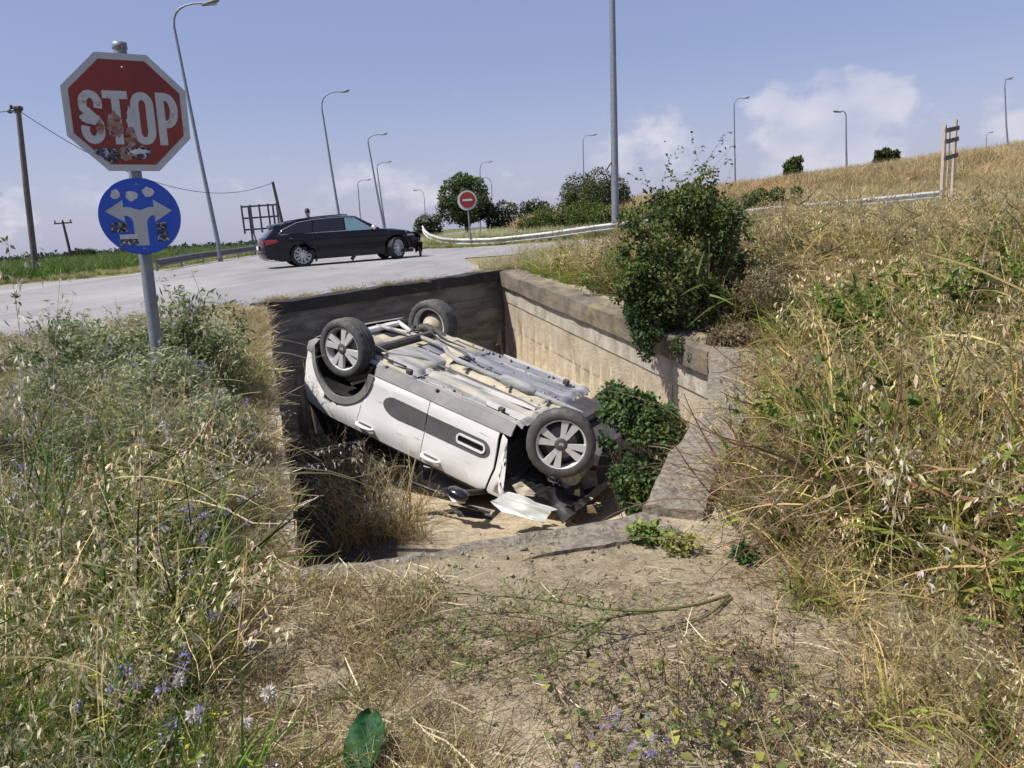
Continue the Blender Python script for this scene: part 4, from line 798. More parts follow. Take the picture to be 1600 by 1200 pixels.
for s in (-1,1):
    bp([(-2.42,.88),(-2.46,.70),(-2.46,.44),(-2.36,.27),(-1.83,.24)]+arcp(*rA,.40,195,-14,18)+[(1.08,.19)]+arcp(*fA,.40,195,40,14)+[(1.83,.66),(1.86,.72),(1.80,.86),(1.1,.955),(-1.0,.965),(-2.0,.955)],'body_side','paint_black',s)
    bp([(-2.40,.885),(-2.0,.96),(-1.0,.97),(.98,.96),(1.02,.98),(.33,1.375),(.0,1.415),(-.6,1.415),(-1.3,1.365),(-1.9,1.265),(-2.08,1.20)],'cabin_side','paint_black',s,-.004)
    wn=[(.80,.985),(.30,1.335),(-.02,1.37),(-.04,.985)]; w2=[(-.09,.985),(-.07,1.372),(-.62,1.368),(-.95,1.347),(-1.02,.985)]; w3=[(-1.06,.985),(-1.0,1.34),(-1.45,1.285),(-1.88,1.10),(-1.97,1.0),(-1.94,.985)]
    bp(wn,'front_window','glass_sky' if s<0 else 'glass_dark',s,.001,.006); bp(w2,'rear_window','glass_dark',s,.001,.006); bp(w3,'quarter_window','glass_dark',s,.001,.006)
    tr=[(.86,.972),(-1.98,.972),(-2.01,1.0),(-1.91,1.115),(-1.46,1.30),(-.95,1.362),(-.5,1.382),(-.02,1.385),(.31,1.352)]
    MB().tube([(x,s*(Wb(x,z)+.006),z) for x,z in tr],.008,6).build('chrome_trim','chrome',bc)
    for hx in (-.05,-1.0): MB().tube([(hx-.02,s*(Wb(hx,.83)+.008),.83),(hx+.08,s*(Wb(hx,.83)+.035),.835),(hx+.2,s*(Wb(hx,.83)+.008),.83)],.012,6).build('door_handle','paint_black',bc)
    for dx in ((-.075,.19,.96),(-1.04,.30,.96),(.98,.24,.955)): bp([(dx[0]-.004,dx[1]+.02),(dx[0]+.004,dx[1]+.02),(dx[0]+.004,dx[2]),(dx[0]-.004,dx[2])],'door_seam','plastic_black',s,.0012,.003,.2)
    bp([(-1.0,.20),(1.06,.20),(1.06,.245),(-1.0,.245)],'sill_trim','plastic_black',s,.006,.02,.3)
    bp([(-2.44,.70),(-2.20,.735),(-2.06,.79),(-2.12,.85),(-2.42,.845)],'tail_light','tail_red',s,.004,.01,.1)
    MB().lathe([(0,-.13),(.06,-.11),(.085,0),(.06,.09),(0,.11)],12,'Y',(.78,s*1.06,1.02)).build('wing_mirror','chrome' if s<0 else 'paint_black',bc)
    MB().tube([(.80,s*.90,.99),(.78,s*1.0,1.0)],.03,6).build('mirror_arm','paint_black',bc)
    us=np.linspace(R(200),R(-20),24)
    for c in (rA,fA): fixn(gridmesh(np.array([[(c[0]+.405*math.cos(a),s*(.48+.34*v),c[1]+.405*math.sin(a)) for v in np.linspace(0,1,3)] for a in us]),True).build('wheel_arch_liner','plastic_black',bc))
    MB().tube([(-1.8,s*.62,1.33),(-1.7,s*.63,1.36),(-.8,s*.64,1.445),(.0,s*.64,1.465),(.1,s*.64,1.445)],.014,6).build('roof_rail','paint_black',bc)
strip([(.36,1.385),(.0,1.43),(-.6,1.435),(-1.3,1.39),(-1.95,1.285),(-2.12,1.235)],Wb,.035).build('roof','paint_black',bc)
strip([(1.04,.965),(.7,1.165),(.36,1.385)],Wb,.02,.06).build('windscreen','glass_sky',bc)
strip([(-2.06,1.225),(-2.22,1.09),(-2.39,.92)],Wb,0,-.06).build('rear_screen','glass_dark',bc)
strip([(-1.95,1.29),(-2.17,1.25),(-2.18,1.22),(-2.0,1.20)],lambda x,z:Wb(x,z)-.02,.03,-.05).build('roof_spoiler','paint_black',bc)
strip([(-2.39,.92),(-2.43,.86),(-2.46,.70),(-2.46,.56)],Wb,0,-.10).build('tailgate','paint_black',bc)
strip([(-2.46,.55),(-2.47,.44),(-2.44,.34),(-2.34,.25),(-2.2,.22)],Wb,0,-.11).build('rear_bumper','paint_black',bc)
strip([(1.02,.965),(1.5,.93),(1.9,.86),(2.15,.78),(2.22,.72)],Wb,.035).build('bonnet','paint_black',bc)
for s in (-1,1):
    B=side_patch([(-2.46,.715),(-2.44,.715),(-2.44,.80),(-2.46,.80)],Wb,.0,.01,s); 
P=np.array([[(-2.46-.10*(1-(y/.82)**2)-.012,y,z) for z in (.735,.80)] for y in np.linspace(-.80,-.30,8)]); gridmesh(P).build('tail_light','tail_red',bc)
P=np.array([[(-2.46-.10*(1-(y/.82)**2)-.012,y,z) for z in (.735,.80)] for y in np.linspace(.30,.80,8)]); gridmesh(P).build('tail_light','tail_red',bc)
fixn(MB().box((-2.585,0,.63),(.012,.52,.115)).build('number_plate','plate_white',bc)); MB().box((-2.57,-.0,.50),(.03,1.2,.02)).build('bumper_trim','chrome',bc)
fixn(MB().box((0,0,.24),(4.1,1.6,.10)).build('underbody','plastic_black',bc)); fixn(MB().box((1.9,0,.52),(.6,1.3,.42),bev=.06).build('engine_bay','axle_black',bc))
for k,(x,y,z,a) in enumerate(((2.20,-.62,.62,.1),(2.30,-.25,.52,.0),(2.28,.25,.50,0),(2.18,.62,.55,0),(2.22,-.70,.35,.3),(2.10,-.80,.48,.5))):
    fixn(crumple([(x-.12,y-.18,z+.16),(x+.14,y-.1,z+.14),(x+.18,y+.15,z-.18),(x-.05,y+.14,z-.20)],.015,.10,50+k,8,8).build('smashed_bumper',('paint_black','plastic_black')[k%2],bc,'crumpled piece of the smashed front bumper'))
fixn(crumple([(2.22,-.72,.34),(2.40,-.60,.30),(2.36,-.62,.03),(2.28,-.66,.02)],.012,.03,61,6,6).build('hanging_bumper_piece','plastic_black',bc)); fixn(crumple([(2.34,-.45,.56),(2.42,-.40,.50),(2.44,-.42,.20),(2.38,-.44,.22)],.012,.03,63,6,6).build('hanging_bumper_piece','galv',bc))
fixn(MB().box((1.98,-.70,.73),(.34,.16,.10),Matrix.Rotation(R(12),3,'Z'),bev=.03).build('headlight','headlight',bc)); fixn(MB().box((1.98,.70,.73),(.34,.16,.10),bev=.03).build('headlight','headlight',bc))
MB().box((.1,-.82,.15),(.10,.05,.16),Matrix.Rotation(R(40),3,'Y')).build('torn_sill_clip','plastic_black',bc)
for s in (-1,1): 
    wheel(bc,(rA[0],s*.80,.345),s,'est',0,0,.347,'rubber_clean'); wheel(bc,(fA[0],s*.80,.345),s,'est',R(38),0,.347,'rubber_clean')
for sy in (-.36,.36):
    B=MB().box((.15,sy,.62),(.5,.46,.2),bev=.05); B.box((-.12,sy,.95),(.14,.44,.62),Matrix.Rotation(R(-14),3,'Y'),bev=.05); B.box((-.2,sy,1.28),(.1,.25,.18),bev=.04); B.build('seat','plastic_black',bc)
# ---------------------------------------------------------------- the person behind the black car
def skinmesh(pts,edges,rad,root=0,sub=2):
    me=bpy.data.meshes.new('skin'); me.from_pydata(pts,edges,[]); o=bpy.data.objects.new('skin',me); COL.objects.link(o)
    o.modifiers.new('s','SKIN'); 
    for i,r_ in enumerate(rad): me.skin_vertices[0].data[i].radius=(r_,r_) if not hasattr(r_,'__len__') else r_
    me.skin_vertices[0].data[root].use_root=True
    o.modifiers.new('b','SUBSURF').levels=sub
    dg=bpy.context.evaluated_depsgraph_get(); out=bpy.data.meshes.new_from_object(o.evaluated_get(dg)); bpy.data.objects.remove(o); 
    out.polygons.foreach_set('use_smooth',[True]*len(out.polygons)); return out
D=float(bc.location.y)+2.2; q=atY(480,330,D); ph=float(atY(479,319.5,D)[2])
pr=thing('person','person with short dark hair standing behind the roof of the black car','person',(q[0],D,0),(0,0,R(20))); k=(ph-.13)/1.80
pts=[(0,0,.95),(0,0,1.15),(0,0,1.38),(0,0,1.50),(0,.01,1.57),(.20,0,1.42),(.26,0,1.14),(.27,.07,.90),(-.20,0,1.42),(-.26,0,1.14),(-.27,.07,.90),(.10,0,.90),(.11,.01,.50),(.11,0,.09),(.12,.14,.04),(-.10,0,.90),(-.11,.01,.50),(-.11,0,.09),(-.12,.14,.04)]
ed=[(0,1),(1,2),(2,3),(3,4),(2,5),(5,6),(6,7),(2,8),(8,9),(9,10),(0,11),(11,12),(12,13),(13,14),(0,15),(15,16),(16,17),(17,18)]
rad=[(.17,.12),(.16,.11),(.19,.12),.065,.06,.065,.05,.035,.065,.05,.035,(.10,.10),.07,.045,.04,(.10,.10),.07,.045,.04]
bd=obj('body',skinmesh([(a*k,b*k,c*k) for a,b,c in pts],ed,[tuple(np.array(r_)*k) if hasattr(r_,'__len__') else r_*k for r_ in rad]),'shirt',pr)
hm=MB().lathe([(0,-.125),(.05,-.115),(.068,-.07),(.078,0),(.076,.05),(.055,.10),(0,.122)],18,'Z'); hm.v=[(x*k,y*1.18*k,z*k+1.675*k) for x,y,z in hm.v]; hm.lathe([(0,.03),(.014,.01),(.018,-.02)],8,'Y',(0,.095*k,1.665*k)); hm.build('head','skin',pr)
hm=MB().lathe([(.082,-.03),(.086,.03),(.066,.10),(0,.134)],18,'Z'); hm.v=[(x*k,y*1.16*k-.016*k,z*k+1.68*k) for x,y,z in hm.v]; hm.build('hair','hair',pr)
for s in (-1,1): MB().lathe([(0,-.03),(.012,-.01),(.012,.015),(0,.03)],8,'Z',(s*.080*k,0,1.67*k)).build('ear','skin',pr)
# ================================================================ vegetation
class VG:      # vertices, faces and vertex colours, collected as numpy blocks
    def __init__(s): s.v=[];s.f4=[];s.c=[];s.n=0
    def add(s,v,f,c):
        v=np.asarray(v,np.float32).reshape(-1,3); s.v.append(v); s.f4.append(np.asarray(f,np.int64).reshape(-1,4)+s.n); s.c.append(np.broadcast_to(np.asarray(c,np.float32),(len(v),3))); s.n+=len(v); return s
    def mesh(s,name):
        v=np.concatenate(s.v);f=np.concatenate(s.f4);c=np.concatenate(s.c); me=bpy.data.meshes.new(name)
        me.vertices.add(len(v)); me.vertices.foreach_set('co',v.reshape(-1)); me.loops.add(f.size); me.loops.foreach_set('vertex_index',f.reshape(-1).astype(np.int32))
        me.polygons.add(len(f)); me.polygons.foreach_set('loop_start',np.arange(0,f.size,4,dtype=np.int32)); me.polygons.foreach_set('loop_total',np.full(len(f),4,np.int32)); me.polygons.foreach_set('use_smooth',np.ones(len(f),bool))
        a=me.attributes.new('col','FLOAT_COLOR','POINT'); a.data.foreach_set('color',np.concatenate([c,np.ones((len(c),1),np.float32)],1).reshape(-1)); me.update(calc_edges=True); return me
def unit(v): return v/np.maximum(np.linalg.norm(v,axis=-1,keepdims=True),1e-9)
def U(a,b,n): return rng.uniform(a,b,n)
def ribbons(vg,P,wd,colr,colt,facing=None,taper=.12):
    """P: (n,m,3) centre lines; wd: (n,) widths; each becomes a tapering ribbon."""
    n,m=P.shape[:2]; T=unit(np.gradient(P,axis=1)); r=facing if facing is not None else unit(rng.normal(size=(n,1,3))*[1,1,.35])
    sd=unit(np.cross(T,np.broadcast_to(r,T.shape))); u=np.linspace(0,1,m)[None,:,None]
    w=np.asarray(wd).reshape(n,1,1)*.5*np.clip(1.0-(1-taper)*u**1.6,0,1)
    V=np.stack([P-sd*w,P+sd*w],2).reshape(n,m*2,3)
    f=np.array([[2*i,2*i+1,2*i+3,2*i+2] for i in range(m-1)]); F=(np.arange(n)[:,None,None]*(2*m)+f[None]).reshape(-1,4)
    cr=np.asarray(colr,float).reshape(-1,1,3);ct=np.asarray(colt,float).reshape(-1,1,3)
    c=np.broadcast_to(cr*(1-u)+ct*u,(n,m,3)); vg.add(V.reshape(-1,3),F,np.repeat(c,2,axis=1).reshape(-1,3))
def curves(base,az,lean,L,bend,m,wob=.0):
    """Stems from base points: start leaning by `lean` from vertical towards az, curling over by `bend`."""
    n=len(base); u=np.linspace(0,1,m); ang=lean[:,None]+bend[:,None]*u[None]; dz=np.cos(ang);dh=np.sin(ang)
    st=(L/(m-1))[:,None]; a=az[:,None]+wob*np.cumsum(rng.normal(size=(n,m)),1)
    dx=dh*np.cos(a)*st;dy=dh*np.sin(a)*st;d=np.stack([dx,dy,dz*st],-1); d[:,0]=0
    return base[:,None]+np.cumsum(d,1)
def disc(n,r): a=U(0,6.283,n);q=r*np.sqrt(U(0,1,n)); return np.stack([q*np.cos(a),q*np.sin(a),np.zeros(n)],1)
def jit(c,n,a=.18): return np.clip(np.asarray(c)[None]*(1+a*rng.normal(size=(n,1)))*(1+.06*rng.normal(size=(n,3))),.004,.9)
def leaves(vg,P,dirv,L,wd,col,fold=.25,nrm=None):
    """Pointed leaves of two quads folded at the midrib."""
    n=len(P); d=unit(dirv); r=nrm if nrm is not None else unit(rng.normal(size=(n,3))+np.array([0,0,.8])); s=unit(np.cross(d,r)); up=np.cross(s,d)
    L=np.asarray(L).reshape(-1,1)*np.ones((n,1)); w=np.asarray(wd).reshape(-1,1)*np.ones((n,1))
    a=P;t=P+d*L-up*L*.10; m1=P+d*L*.45; l=m1-s*w*.5+up*w*fold; q=m1+s*w*.5+up*w*fold
    V=np.stack([a,l,t,m1,q],1).reshape(-1,3); F=(np.arange(n)[:,None,None]*5+np.array([[0,3,2,1],[0,4,2,3]])[None]).reshape(-1,4)
    vg.add(V,F,np.repeat(np.asarray(col).reshape(n,3),5,axis=0))
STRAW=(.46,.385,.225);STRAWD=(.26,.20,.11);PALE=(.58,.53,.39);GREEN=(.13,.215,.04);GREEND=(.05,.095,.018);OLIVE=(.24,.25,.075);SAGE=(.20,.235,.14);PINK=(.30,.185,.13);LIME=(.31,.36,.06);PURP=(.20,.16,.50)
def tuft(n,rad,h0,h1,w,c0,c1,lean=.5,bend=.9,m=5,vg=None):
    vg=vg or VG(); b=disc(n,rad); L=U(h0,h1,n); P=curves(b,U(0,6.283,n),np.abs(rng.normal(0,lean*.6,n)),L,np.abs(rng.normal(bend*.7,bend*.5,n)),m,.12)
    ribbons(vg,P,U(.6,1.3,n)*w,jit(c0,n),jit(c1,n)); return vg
def oat(n,rad,h0,h1,cs,cp,vg=None,spk=16,thick=.0032,blades=8):
    """Wild oats: thin stems, an open drooping panicle of papery spikelets, a few dry blades."""
    vg=vg or VG(); b=disc(n,rad); az=U(0,6.283,n); L=U(h0,h1,n); P=curves(b,az,np.abs(rng.normal(.12,.12,n)),L,U(.25,.95,n),9,.05)
    ribbons(vg,P,np.full(n,thick),jit(cs,n),jit(cs,n),taper=.4)
    if blades:
        k=n*blades//4; i=rng.integers(0,n,k); q=rng.integers(1,4,k); ribbons(vg,curves(P[i,q],U(0,6.283,k),U(.4,1.0,k),U(.12,.28,k),U(.5,1.6,k),5,.1),np.full(k,.007),jit(cs,k),jit(STRAW,k))
    k=n*spk; i=np.repeat(np.arange(n),spk); u=U(.60,1.0,k); x=u*8; a=np.floor(x).astype(int).clip(0,7); fr=(x-a)[:,None]; p=P[i,a]*(1-fr)+P[i,a+1]*fr
    az2=U(0,6.283,k); rl=U(.03,.10,k)*(1.25-u)*1.8; pd=curves(p,az2,U(.6,1.3,k),rl,U(.8,1.6,k),4); ribbons(vg,pd,np.full(k,.0012),jit(cs,k),jit(cs,k),taper=.6)
    d=unit(np.stack([np.cos(az2)*.35,np.sin(az2)*.35,-np.ones(k)],1)+.25*rng.normal(size=(k,3)))
    leaves(vg,pd[:,-1],d,U(.022,.036,k),U(.006,.010,k),jit(cp,k,.14)); leaves(vg,pd[:,-1],unit(d+.45*rng.normal(size=(k,3))),U(.018,.028,k),U(.004,.007,k),jit(cp,k,.14)); return vg
def weed(n,rad,h0,h1,cs,cl,ln=.05,lw=.014,nl=14,vg=None,bend=.5,thick=.004,spread=.35,taperl=.5):
    vg=vg or VG(); b=disc(n,rad*.5); P=curves(b,U(0,6.283,n),np.abs(rng.normal(.1,spread,n)),U(h0,h1,n),rng.normal(bend*.5,bend*.5,n),8,.12); ribbons(vg,P,np.full(n,thick),jit(cs,n),jit(cs,n),taper=.4)
    k=n*nl; i=np.repeat(np.arange(n),nl); u=U(.08,1,k); x=u*7; a=np.floor(x).astype(int).clip(0,6); fr=(x-a)[:,None]; p=P[i,a]*(1-fr)+P[i,a+1]*fr
    d=unit(rng.normal(size=(k,3))*[1,1,.5]+[0,0,.35]); leaves(vg,p,d,U(.6,1.3,k)*ln*(1-taperl*u),U(.7,1.2,k)*lw*(1-taperl*u),jit(cl,k,.25)); return vg
def tangle(n,rad,h,c,thick=.004,vg=None,L0=.3,L1=.9):
    vg=vg or VG(); b=disc(n,rad)+np.stack([np.zeros(n),np.zeros(n),U(0,h,n)],1); P=curves(b,U(0,6.283,n),U(.5,1.5,n),U(L0,L1,n),rng.normal(.6,.7,n),8,.18); P[...,2]=np.maximum(P[...,2],0.004); ribbons(vg,P,U(.6,1.3,n)*thick,jit(c,n,.22),jit(c,n,.22),taper=.4); return vg
def litter(n,rad,c,vg=None,L0=.03,L1=.16,w=.0035):
    vg=vg or VG(); b=disc(n,rad); b[:,2]=U(.003,.022,n); P=curves(b,U(0,6.283,n),U(1.35,1.62,n),U(L0,L1,n),rng.normal(0,.25,n),4,.16); P[...,2]=np.clip(P[...,2],.002,.06); ribbons(vg,P,U(.6,1.4,n)*w,jit(c,n,.28),jit(c,n,.28),taper=.5); return vg
def spray(vg,p,n,r,c,s0=.010,s1=.018):     # a loose head of small florets
    d=unit(rng.normal(size=(n,3))+[0,0,.5]); leaves(vg,p+d*U(0,r,n)[:,None],d,U(s0,s1,n),U(s0,s1,n)*.6,jit(c,n,.2))
def mixtuft(parts):
    vg=VG()
    for f,a,k in parts: f(*a,vg=vg,**k)
    return vg
# ---- prototypes for the mass of grass
def protos(prefix,makers):
    c=bpy.data.collections.new(prefix)
    for i,mk in enumerate(makers):
        me=mk().mesh('%s_%02d'%(prefix,i)); me.materials.append(MAT['foliage_inst']); c.objects.link(bpy.data.objects.new('%s_%02d'%(prefix,i),me))
    return c,len(makers)
def scatter_tree(col):
    g=bpy.data.node_groups.new('scatter','GeometryNodeTree'); g.interface.new_socket('Geometry',in_out='INPUT',socket_type='NodeSocketGeometry'); g.interface.new_socket('Geometry',in_out='OUTPUT',socket_type='NodeSocketGeometry')
    gi=g.nodes.new('NodeGroupInput');go=g.nodes.new('NodeGroupOutput'); ci=g.nodes.new('GeometryNodeCollectionInfo'); ci.inputs[0].default_value=col; ci.inputs[1].default_value=True; ci.inputs[2].default_value=True
    ip=g.nodes.new('GeometryNodeInstanceOnPoints'); ip.inputs['Pick Instance'].default_value=True
    def na(nm,dt): a=g.nodes.new('GeometryNodeInputNamedAttribute'); a.data_type=dt; a.inputs[0].default_value=nm; return a.outputs[0]
    e=g.nodes.new('FunctionNodeEulerToRotation'); g.links.new(na('rot','FLOAT_VECTOR'),e.inputs[0]); g.links.new(e.outputs[0],ip.inputs['Rotation'])
    g.links.new(na('scl','FLOAT_VECTOR'),ip.inputs['Scale']); g.links.new(na('idx','INT'),ip.inputs['Instance Index'])
    g.links.new(gi.outputs[0],ip.inputs['Points']); g.links.new(ci.outputs[0],ip.inputs['Instance']); g.links.new(ip.outputs[0],go.inputs[0]); return g
def scatter(name,label,cat,pc,P,scl,tc,idx=None,tilt=.12,zs=1.0):
    col,k=pc; n=len(P); me=bpy.data.meshes.new(name); me.vertices.add(n); me.vertices.foreach_set('co',np.asarray(P,np.float32).reshape(-1))
    rot=np.stack([rng.normal(0,tilt,n),rng.normal(0,tilt,n),U(0,6.283,n)],1); sc=np.stack([scl,scl,scl*zs],1); idx=rng.integers(0,k,n) if idx is None else idx
    for nm,dt,vl,key in (('rot','FLOAT_VECTOR',rot,'vector'),('scl','FLOAT_VECTOR',sc,'vector'),('tcol','FLOAT_VECTOR',tc,'vector'),('idx','INT',idx,'value')):
        a=me.attributes.new(nm,dt,'POINT'); a.data.foreach_set(key,np.asarray(vl,np.int32 if dt=='INT' else np.float32).reshape(-1))
    o=bpy.data.objects.new(name,me); COL.objects.link(o); md=o.modifiers.new('scatter','NODES'); md.node_group=scatter_tree(col); return tag(o,label,cat,kind='stuff')
def zone(n,x0,x1,y0,y1,ok,marg=90,zf=H):
    x=U(x0,x1,n);y=U(y0,y1,n); z=zf(x,y); P=np.stack([x,y,z],1); u,v,w=proj(P+[0,0,.3]); k=ok(x,y)&(w>.2)&(u>-marg-60/np.maximum(w,.3)*10)&(u<1600+marg+600/np.maximum(w,.3))&(v<1200+marg+700/np.maximum(w,.3)); return P[k]
def tints(P,cols,sc,seed,var=.16):
    n=len(P); f=fbm(P[:,0]*sc,P[:,1]*sc,3,seed); f=np.clip((f-.3)/.4,0,.999)+rng.normal(0,.18,n); f=np.clip(f,0,.999)*(len(cols)-1); i=f.astype(int); fr=(f-i)[:,None]; c=np.asarray(cols,float); return c[i]*(1-fr)+c[np.minimum(i+1,len(cols)-1)]*fr*(1) if False else (c[i]*(1-fr)+c[np.minimum(i+1,len(c)-1)]*fr)*(1+var*rng.normal(size=(n,1)))
leftx=lambda y:np.interp(y,[3.28,10.29],[-1.06,-3.26])        # inner edge of the left wall
roads=lambda x,y:sdist(x,y)                                  # >0 : our side of the road edge
offpit=lambda x,y,m:(~inpoly(x,y,PIT))&(distpoly(x,y,PIT)>m)
# --- straw litter over all the near ground
pl_=protos('litter',[lambda:litter(60,.17,(.46,.40,.28),L0=.015,L1=.08,w=.0025),lambda:litter(50,.17,(.33,.28,.19),L0=.015,L1=.07,w=.003),lambda:litter(26,.17,(.56,.50,.37),L0=.03,L1=.15,w=.0026),lambda:litter(30,.16,(.26,.22,.15),L0=.01,L1=.05,w=.004),lambda:litter(40,.17,(.33,.29,.21),L0=.01,L1=.04,w=.004)])
P=zone(6000,-5,3.2,1.0,10.5,lambda x,y:offpit(x,y,.10)&(roads(x,y)>.1)&((U(0,1,len(x))<.55)|(y<5)))
k=(distpoly(P[:,0],P[:,1],PIT)<.62)&(P[:,1]<5.3)&(P[:,0]>-1.2); P=P[~(k&(U(0,1,len(P))<.93))]
scatter('straw_litter','dry straw and broken stalks lying over the ground in front of the pit','straw',pl_,P,U(.7,1.35,len(P)),tints(P,[(.9,.85,.8),(1.15,1.05,.95),(.75,.7,.62)],1.3,2),tilt=.05)
# --- dry tall grass of the right hand bank
STR2=(.60,.49,.245)
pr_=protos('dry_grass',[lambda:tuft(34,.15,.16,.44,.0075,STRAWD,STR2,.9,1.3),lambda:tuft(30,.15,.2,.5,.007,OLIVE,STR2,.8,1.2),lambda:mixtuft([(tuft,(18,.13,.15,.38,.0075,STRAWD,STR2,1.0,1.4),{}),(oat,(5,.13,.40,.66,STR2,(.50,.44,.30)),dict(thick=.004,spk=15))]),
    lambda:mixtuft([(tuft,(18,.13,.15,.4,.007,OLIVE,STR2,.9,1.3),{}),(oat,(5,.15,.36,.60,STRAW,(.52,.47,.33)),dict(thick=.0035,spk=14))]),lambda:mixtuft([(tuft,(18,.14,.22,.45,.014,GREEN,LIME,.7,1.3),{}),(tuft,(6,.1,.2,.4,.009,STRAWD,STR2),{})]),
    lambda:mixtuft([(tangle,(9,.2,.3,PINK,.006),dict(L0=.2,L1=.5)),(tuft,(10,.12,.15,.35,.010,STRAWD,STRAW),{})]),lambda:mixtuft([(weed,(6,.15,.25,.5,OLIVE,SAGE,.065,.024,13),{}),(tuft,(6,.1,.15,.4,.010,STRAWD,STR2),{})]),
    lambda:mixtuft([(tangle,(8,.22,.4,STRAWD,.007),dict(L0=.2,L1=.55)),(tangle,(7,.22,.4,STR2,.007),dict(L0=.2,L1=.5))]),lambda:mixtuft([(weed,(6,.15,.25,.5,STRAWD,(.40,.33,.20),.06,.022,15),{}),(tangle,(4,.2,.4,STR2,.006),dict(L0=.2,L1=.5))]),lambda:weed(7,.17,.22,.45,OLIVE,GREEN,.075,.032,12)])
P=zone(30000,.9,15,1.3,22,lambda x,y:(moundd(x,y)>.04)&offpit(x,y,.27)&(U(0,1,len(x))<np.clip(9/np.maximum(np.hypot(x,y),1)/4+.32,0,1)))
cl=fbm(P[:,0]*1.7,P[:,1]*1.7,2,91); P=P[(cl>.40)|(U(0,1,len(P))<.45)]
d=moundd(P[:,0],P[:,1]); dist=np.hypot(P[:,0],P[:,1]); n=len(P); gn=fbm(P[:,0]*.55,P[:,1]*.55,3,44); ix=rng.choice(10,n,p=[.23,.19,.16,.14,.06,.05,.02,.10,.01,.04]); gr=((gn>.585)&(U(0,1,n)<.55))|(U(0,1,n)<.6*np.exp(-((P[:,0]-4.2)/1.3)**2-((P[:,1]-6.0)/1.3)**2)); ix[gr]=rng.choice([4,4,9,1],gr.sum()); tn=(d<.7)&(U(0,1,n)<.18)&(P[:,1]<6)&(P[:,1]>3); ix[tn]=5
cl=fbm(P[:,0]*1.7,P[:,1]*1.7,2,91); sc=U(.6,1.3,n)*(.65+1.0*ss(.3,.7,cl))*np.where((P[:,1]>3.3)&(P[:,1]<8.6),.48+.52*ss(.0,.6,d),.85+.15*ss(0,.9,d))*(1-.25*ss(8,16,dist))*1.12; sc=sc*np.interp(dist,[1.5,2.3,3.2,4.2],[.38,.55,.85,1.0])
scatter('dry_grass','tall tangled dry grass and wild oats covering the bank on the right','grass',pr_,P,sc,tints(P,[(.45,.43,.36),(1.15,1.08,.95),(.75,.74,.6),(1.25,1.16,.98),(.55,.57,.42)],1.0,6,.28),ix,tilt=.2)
# --- weeds of the left verge
def lilac():
    v=VG(); weed(7,.13,.22,.46,SAGE,(.24,.27,.17),.045,.012,16,vg=v); V=v.v[0].reshape(7,8,2,3)
    for i in range(7):
        for q in (7,6): spray(v,V[i,q].mean(0)[None].repeat(9,0),9,.018,(.50,.46,.66),.008,.015)
    return v
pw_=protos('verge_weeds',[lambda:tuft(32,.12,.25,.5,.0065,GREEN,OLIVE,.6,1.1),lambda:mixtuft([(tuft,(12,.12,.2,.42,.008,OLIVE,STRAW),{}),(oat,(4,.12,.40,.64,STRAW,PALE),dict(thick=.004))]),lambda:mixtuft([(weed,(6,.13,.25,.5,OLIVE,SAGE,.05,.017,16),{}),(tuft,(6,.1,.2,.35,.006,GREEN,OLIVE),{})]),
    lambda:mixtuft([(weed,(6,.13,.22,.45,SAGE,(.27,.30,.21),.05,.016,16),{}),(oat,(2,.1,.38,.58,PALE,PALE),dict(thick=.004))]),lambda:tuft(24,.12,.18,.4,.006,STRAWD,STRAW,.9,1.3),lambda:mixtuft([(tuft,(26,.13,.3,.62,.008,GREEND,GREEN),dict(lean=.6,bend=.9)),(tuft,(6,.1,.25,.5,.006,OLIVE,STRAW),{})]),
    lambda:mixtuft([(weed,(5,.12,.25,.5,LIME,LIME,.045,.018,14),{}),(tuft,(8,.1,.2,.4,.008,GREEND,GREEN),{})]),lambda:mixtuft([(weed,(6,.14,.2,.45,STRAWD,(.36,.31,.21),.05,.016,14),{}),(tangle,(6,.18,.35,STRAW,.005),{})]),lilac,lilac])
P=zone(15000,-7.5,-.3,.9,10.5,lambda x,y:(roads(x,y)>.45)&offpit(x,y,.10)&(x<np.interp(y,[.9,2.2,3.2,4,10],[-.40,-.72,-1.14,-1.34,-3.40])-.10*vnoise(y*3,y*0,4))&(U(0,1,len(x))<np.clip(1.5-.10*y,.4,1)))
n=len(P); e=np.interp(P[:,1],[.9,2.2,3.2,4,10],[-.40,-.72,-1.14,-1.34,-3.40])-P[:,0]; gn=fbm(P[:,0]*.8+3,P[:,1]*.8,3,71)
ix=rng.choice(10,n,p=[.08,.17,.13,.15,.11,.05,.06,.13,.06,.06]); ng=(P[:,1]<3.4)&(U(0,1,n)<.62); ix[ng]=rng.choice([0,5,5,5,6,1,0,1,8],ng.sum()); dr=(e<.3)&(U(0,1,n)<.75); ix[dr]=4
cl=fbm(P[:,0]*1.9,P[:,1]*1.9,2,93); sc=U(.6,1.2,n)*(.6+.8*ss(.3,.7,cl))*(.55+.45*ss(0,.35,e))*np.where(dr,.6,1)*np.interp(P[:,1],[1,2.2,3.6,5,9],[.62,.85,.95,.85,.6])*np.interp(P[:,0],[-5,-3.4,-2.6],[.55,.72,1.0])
scatter('verge_weeds','mixed green and dry weeds and grasses of the verge around the sign post','weeds',pw_,P,sc,tints(P,[(.65,.66,.56),(1.2,1.18,1.08),(.75,.8,.64),(1.35,1.3,1.18)],1.2,8,.25),ix,tilt=.18)
